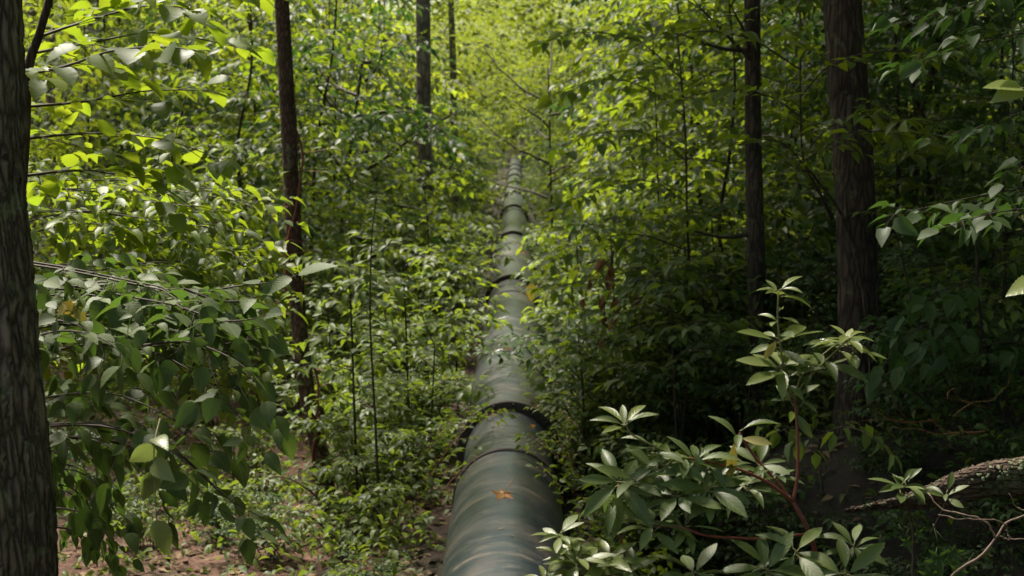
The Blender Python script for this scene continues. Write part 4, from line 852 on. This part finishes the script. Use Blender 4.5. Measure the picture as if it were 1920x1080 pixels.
def layered(x, ytop, ybot, d_, n_, half, leaf, mat, lab, cat='shrub', nm='layered_shrub'):
    st = [(x + 10, ybot + 160, d_), (x + 4, ybot, d_), (x, (ytop + ybot) / 2, d_), (x - 6, ytop + 10, d_)]; br = []
    for i in range(n_):
        y_ = ybot + (ytop - ybot) * i / (n_ - 1); sg = 1 if i % 2 else -1; w2 = half * random.uniform(.6, 1.1) * (1 - .35 * i / n_); dd = random.uniform(-.8, .3)
        br.append(([(x, y_, d_), (x + sg * w2 * .5, y_ - random.uniform(8, 26), d_ + dd * .5), (x + sg * w2, y_ - random.uniform(-18, 22), d_ + dd)], leaf, .5, kw))
    return hero_tree(nm, lab, cat, st, .012, br, mat, T_OVATE)
layered(660, 500, 760, 11.4, 9, 110, .105, 'shrub_leaf', 'layered light green bush close to the right of the vine-wrapped trunk')
layered(760, 470, 700, 13.2, 9, 110, .115, 'shrub_leaf', 'taller bush with flat bright sprays between the thin paired-leaf stem and the pipe')
layered(850, 500, 640, 15.5, 7, 80, .115, 'wood_leaf', 'small bush of flat sprays touching the left edge of the pipe beyond the seam')
layered(620, 560, 800, 13.8, 8, 110, .10, 'shrub_leaf', 'bush half hidden behind the foot of the vine-wrapped trunk')
layered(800, 330, 470, 19, 8, 130, .14, 'wood_leaf', 'bush with one bright flat layer over the dark hollow left of the pipe')
layered(1150, 420, 640, 12.4, 10, 140, .125, 'wood_leaf', 'bush of broad flat sprays right of the pipe behind the withered branch')
layered(1260, 500, 700, 11.0, 8, 120, .115, 'shrub_leaf', 'pale bush of flat sprays just above the low foreground rhododendron')
layered(1090, 620, 760, 11.6, 7, 80, .085, 'shrub_leaf', 'small bush against the right side of the pipe above the joint')
layered(1340, 400, 620, 13.0, 9, 120, .13, 'wood_leaf', 'layered bush to the left of the slim dark trunk')
layered(1760, 300, 520, 12.5, 9, 150, .14, 'wood_leaf', 'young tree with flat dim layers right of the thick trunk', 'tree', 'young_tree')
layered(1230, 60, 360, 15, 11, 190, .15, 'wood_leaf', 'upright tree of bright flat layers high to the right of the pipe end', 'tree', 'young_tree')
layered(1700, 40, 300, 15, 10, 190, .15, 'wood_leaf', 'tree of bright flat layers behind the top of the thick trunk', 'tree', 'young_tree')
# dead hanging leaves right of the pipe
t = empty('withered_branch', P(1150, 470, 11.5)); b0 = np.array(t.location); tag(t, 'broken branch of hanging withered reddish leaves right of the pipe', 'branch'); w_ = MB(); bag = LeafBag()
for pix in ([(1150, 470, 11.5), (1135, 560, 11.5), (1130, 640, 11.5)], [(1150, 480, 11.5), (1110, 520, 11.3), (1095, 560, 11.3)], [(1200, 520, 11.5), (1165, 560, 11.4), (1150, 600, 11.4)]):
    spray(w_, bag, pxs(pix), .10, .15, step=.07, leaf_step=.6, r0=.008, tilt=.8, hang=1.6, start=.1)
shift(w_, b0).build('branches', M['twig'], t); f_ = MB(); bag.put(f_, T_OVATE); shift(f_, b0).build('dead_leaves', M['dead_leaf'], t)

# ---- fallen leaves on the pipe
def star_leaf(size, lobes=5):
    out = []
    for i, (a_, r_) in enumerate([(-90, .05), (-58, .22), (-35, .52), (-18, .25), (8, .30), (18, .72), (34, .42), (48, .46), (62, .38), (76, .60), (90, 1.0), (104, .60), (118, .38), (132, .46), (146, .42), (162, .72), (172, .30), (198, .25), (215, .52), (238, .22)]):
        out.append((math.cos(R(a_)) * r_ * .62, math.sin(R(a_)) * r_ * .62, .10 * r_ * r_ + .05 * math.sin(i * 1.7)))
    n_ = len(out); v = np.array([(0, 0, 0)] + out) * size; f = np.array([(0, 1 + i, 1 + (i + 1) % n_) for i in range(n_)])
    uv = (v[:, :2] / size * .7 + .5); mb_ = MB(); mb_.raw(v, [f], [uv[f]]); mb_.tube([(0, 0, 0.002), (0.02 * size, -.4 * size, .08 * size), (.1 * size, -.85 * size, .05 * size)], .008 * size + .0006, 5); return mb_
for (x, y, ln, rz, mt, lab) in ((945, 929, 38, 1.1, 'orange_leaf', 'orange maple leaf lying on top of the pipe, nearest of the fallen leaves'), (978, 472, 17, 2, 'orange_leaf', 'pinkish fallen leaf on the pipe beyond the second joint'),
                           (957, 655, 20, .3, 'dead_leaf', 'small brown leaf lying across the pipe at the faint seam'), (936, 613, 9, 1, 'orange_leaf', 'tiny red leaf on the long pipe section'), (999, 757, 16, 2.2, 'dead_leaf', 'dark red leaf caught behind the near flange'),
                           (1012, 700, 13, 0, 'dead_leaf', 'small rusty leaf on the right flank of the pipe'), (996, 800, 14, 4, 'orange_leaf', 'small brown leaf on the narrow coupling of the pipe')):
    # follow the view ray down to the pipe surface
    dr_ = P(x, y, 1.0) - CAM; ts = np.linspace(3, 40, 20000); pp = CAM + ts[:, None] * dr_
    rr_ = np.hypot(pp[:, 0] - AX0 - AXS * pp[:, 1], pp[:, 2] - AZ); k = int(np.argmax(rr_ < PR + .004)); hit = pp[k]
    nv = nrmz((hit[0] - AX0, 0, hit[2] - AZ)); o = star_leaf(ln / F * ts[k] * 1.5).build('fallen_leaf' if lab[:6] != 'orange' else 'maple_leaf', M[mt])
    o.location = hit + nv * (.004 + .006 * (ln > 30)); o.rotation_euler = (Matrix.Rotation(R(22), 3, 'X') @ Vector(nv).to_track_quat('Z', 'Y').to_matrix() @ Matrix.Rotation(rz, 3, 'Z')).to_euler(); tag(o, lab, 'leaf')
bag = LeafBag(); f_ = MB(); a_ = P(996, 530, 17.6); bag.add(a_, P(997, 565, 17.6) - a_, (.1, -1, .1), .24); bag.put(f_, T_OVATE); 
tag(f_.build('yellow_leaf', M['yellow_leaf']), 'bright yellow leaf hanging beside the right of the pipe', 'leaf')

# bits of leaf and bark caught on top of the pipe
bits = MB(); n_ = 80; yb = 7.5 + 22 * rng.random(n_) ** 1.3; th = rng.normal(0, .55, n_); rr_ = PR + .003
for a_, b_ in joints[:3]: th[(yb > a_) & (yb < b_)] *= .3
pos = np.stack([AX0 + AXS * yb + rr_ * np.sin(th), yb, AZ + rr_ * np.cos(th)], 1); a2 = rng.uniform(0, 6.28, n_)
inj = np.zeros(n_, bool)
for a_, b_ in joints[:3]: inj |= (yb > a_ - .05) & (yb < b_ + .05)
nn_ = np.stack([np.sin(th), 0 * th, np.cos(th)], 1) + rng.normal(0, .2, (n_, 3)); dd_ = np.stack([np.cos(a2), np.sin(a2), 0 * a2], 1); dd_ -= nn_ * (dd_ * nn_).sum(1)[:, None] / (nn_ * nn_).sum(1)[:, None]
k = ~inj; bits.leaves(T_SIMPLE, pos[k], dd_[k], nn_[k], rng.uniform(.008, .035, n_)[k])
tag(bits.build('leaf_debris', M['litter']), 'small bits of leaf and bark lying on top of the pipe', 'debris', kind='stuff')

# ---- fallen mossy limb and bare twig
ld = 5.6; q = [P(1585, 958, ld + .4), P(1660, 946, ld + .3), P(1730, 935, ld + .15), P(1790, 918, ld), P(1860, 900, ld), P(1930, 893, ld), P(2080, 865, ld + .2), P(2300, 860, ld + .7)]
mb, sp = trunk_mb(q, [.007, .016, .036, .056, .066, .074, .08, .085], 36, .22, 140, 0, 44)
for i in range(len(mb.v)): mb.v[i] = mb.v[i] + rng.normal(0, .0030, mb.v[i].shape)
t = empty('fallen_limb', q[4]); shift(mb, q[4]).build('limb', M['bark_log'], t); tag(t, 'rough fallen limb with pale green lichen at the lower right edge', 'fallen limb')
lz = MB()
for _ in range(70):
    i = random.randint(45, 125); a_ = random.gauss(-.3, .5); c_ = sp[i]; rr_ = np.interp(i / 140, np.linspace(0, 1, 8), [.006, .015, .034, .055, .07, .078, .085, .09])
    nv = nrmz((0, -math.cos(a_ + .9), math.sin(a_ + .9) + .5)); s_ = random.uniform(.003, .009); pz = c_ + nv * rr_ * 1.04
    e1 = nrmz(np.cross(nv, (1, .2, 0))); e2 = np.cross(nv, e1); k = 7; th = np.arange(k) * 6.283 / k; rd = s_ * rng.uniform(.6, 1.3, k)
    v = np.vstack([pz + nv * .004, pz + rd[:, None] * (np.cos(th)[:, None] * e1 + np.sin(th)[:, None] * e2)]); lz.raw(v, [np.array([(0, 1 + j, 1 + (j + 1) % k) for j in range(k)])])
shift(lz, q[4]).build('lichen', plain_mat('pale lichen', (.15, .18, .09), (.26, .30, .17), 60, .9), t)
t = empty('bare_twig', P(1900, 1000, 5.0)); b0 = np.array(t.location); tag(t, 'bare pale forked twig below the fallen limb at bottom right', 'twig'); w_ = MB()
for pix, r_ in (([(1740, 1130, 5), (1790, 1075, 5), (1840, 1040, 5), (1870, 1005, 5), (1890, 980, 5), (1925, 965, 5), (2000, 955, 5)], .006), ([(1865, 1008, 5), (1855, 985, 5), (1825, 968, 5), (1770, 955, 5.05), (1740, 925, 5.1)], .0045),
                ([(1890, 985, 5), (1860, 975, 4.95), (1800, 972, 4.95), (1760, 965, 5)], .003), ([(1930, 960, 5), (1905, 950, 5), (1893, 925, 5)], .003), ([(1893, 1010, 5), (1885, 985, 5)], .003), ([(1870, 1005, 5), (1900, 1012, 5), (1950, 1005, 5)], .003)):
    qq = pxs(pix, 18) + rng.normal(0, .002, (18, 3)); w_.tube(qq, np.linspace(r_, r_ * .5, 18), 6)
shift(w_, b0).build('stem', M['twig_pale'], t)
t = empty('dead_twigs', P(1790, 830, 8)); b0 = np.array(t.location); tag(t, 'tangle of thin dead brown twigs on the dark bank above the fallen limb', 'twigs'); w_ = MB()
for _ in range(9):
    a_ = np.array(P(random.uniform(1690, 1900), random.uniform(740, 870), random.uniform(7.5, 8.5))); dd = nrmz((random.gauss(0, 1), random.gauss(0, .3), random.gauss(0.1, .5))); qq = [a_]
    for _ in range(9): dd = nrmz(dd + rng.normal(0, .16, 3)); qq.append(qq[-1] + dd * .06)
    w_.tube(qq, np.linspace(.003, .0012, 10), 4)
shift(w_, b0).build('stems', M['dead_leaf'], t)
# small rosette and seedlings by the log
D0 = 5.1
for (lab, wh, py_) in (('small dark-leaved rosettes beside the tip of the fallen limb', [(1690, 912, 0, 7, 50), (1702, 905, 0, 4, 44), (1775, 925, -.1, 6, 40)], 1010),):
    t = empty('rhododendron_seedling', P(1700, py_, D0)); b0 = np.array(t.location); tag(t, lab, 'plant'); st_g, pet = MB(), MB(); old = LeafBag(); yng = LeafBag()
    S([(1710, 1150, .1), (1712, 1000, .1), (1700, 950, .05), (1692, 915, 0)], .005, .003, st_g); S([(1745, 1000, .1), (1770, 950, 0), (1775, 927, -.1)], .003, .002, st_g)
    for a_ in wh: W(*a_, tilt=(0, -.45, 1))
    flush(t, b0, [('stems', st_g, M['twig']), ('leaf_stalks', pet, M['twig_green'])]); f_ = MB(); old.put(f_, T_RHODO); shift(f_, b0).build('foliage', M['rhodo'], t)
t = empty('maple_seedling', P(1760, 1090, 5.3)); b0 = np.array(t.location); tag(t, 'seedling with lobed green leaves under the bare twig at bottom right', 'plant'); mbs = MB()
for (x, y, ln, rz) in ((1760, 1045, 62, 0), (1785, 1035, 46, .5), (1745, 1075, 50, -.4), (1700, 1015, 34, .3), (1800, 1070, 44, -.8), (1720, 1000, 28, 1)):
    m_ = star_leaf(ln / F * 5.3 * 1.2); th = R(62); cz, sz_ = math.cos(rz + 3.1), math.sin(rz + 3.1)
    for k in range(len(m_.v)):
        v = m_.v[k] @ np.array([[cz, sz_, 0], [-sz_, cz, 0], [0, 0, 1]]); v = v @ np.array([[1, 0, 0], [0, math.cos(th), math.sin(th)], [0, -math.sin(th), math.cos(th)]]); m_.v[k] = v + P(x, y, 5.3)
    for v, f, u in ((m_.v, m_.f, m_.uv),):
        n0 = mbs.n; mbs.v += v; mbs.f += [q_ + n0 for q_ in f]; mbs.uv += u; mbs.n += m_.n
shift(mbs, b0).build('leaves', M['shade_toned_leaf'], t); w_ = MB(); w_.tube(pxs([(1765, 1250, 5.4), (1765, 1120, 5.4), (1758, 1050, 5.32)], 8), .003, 4); shift(w_, b0).build('stem', M['twig_green'], t)
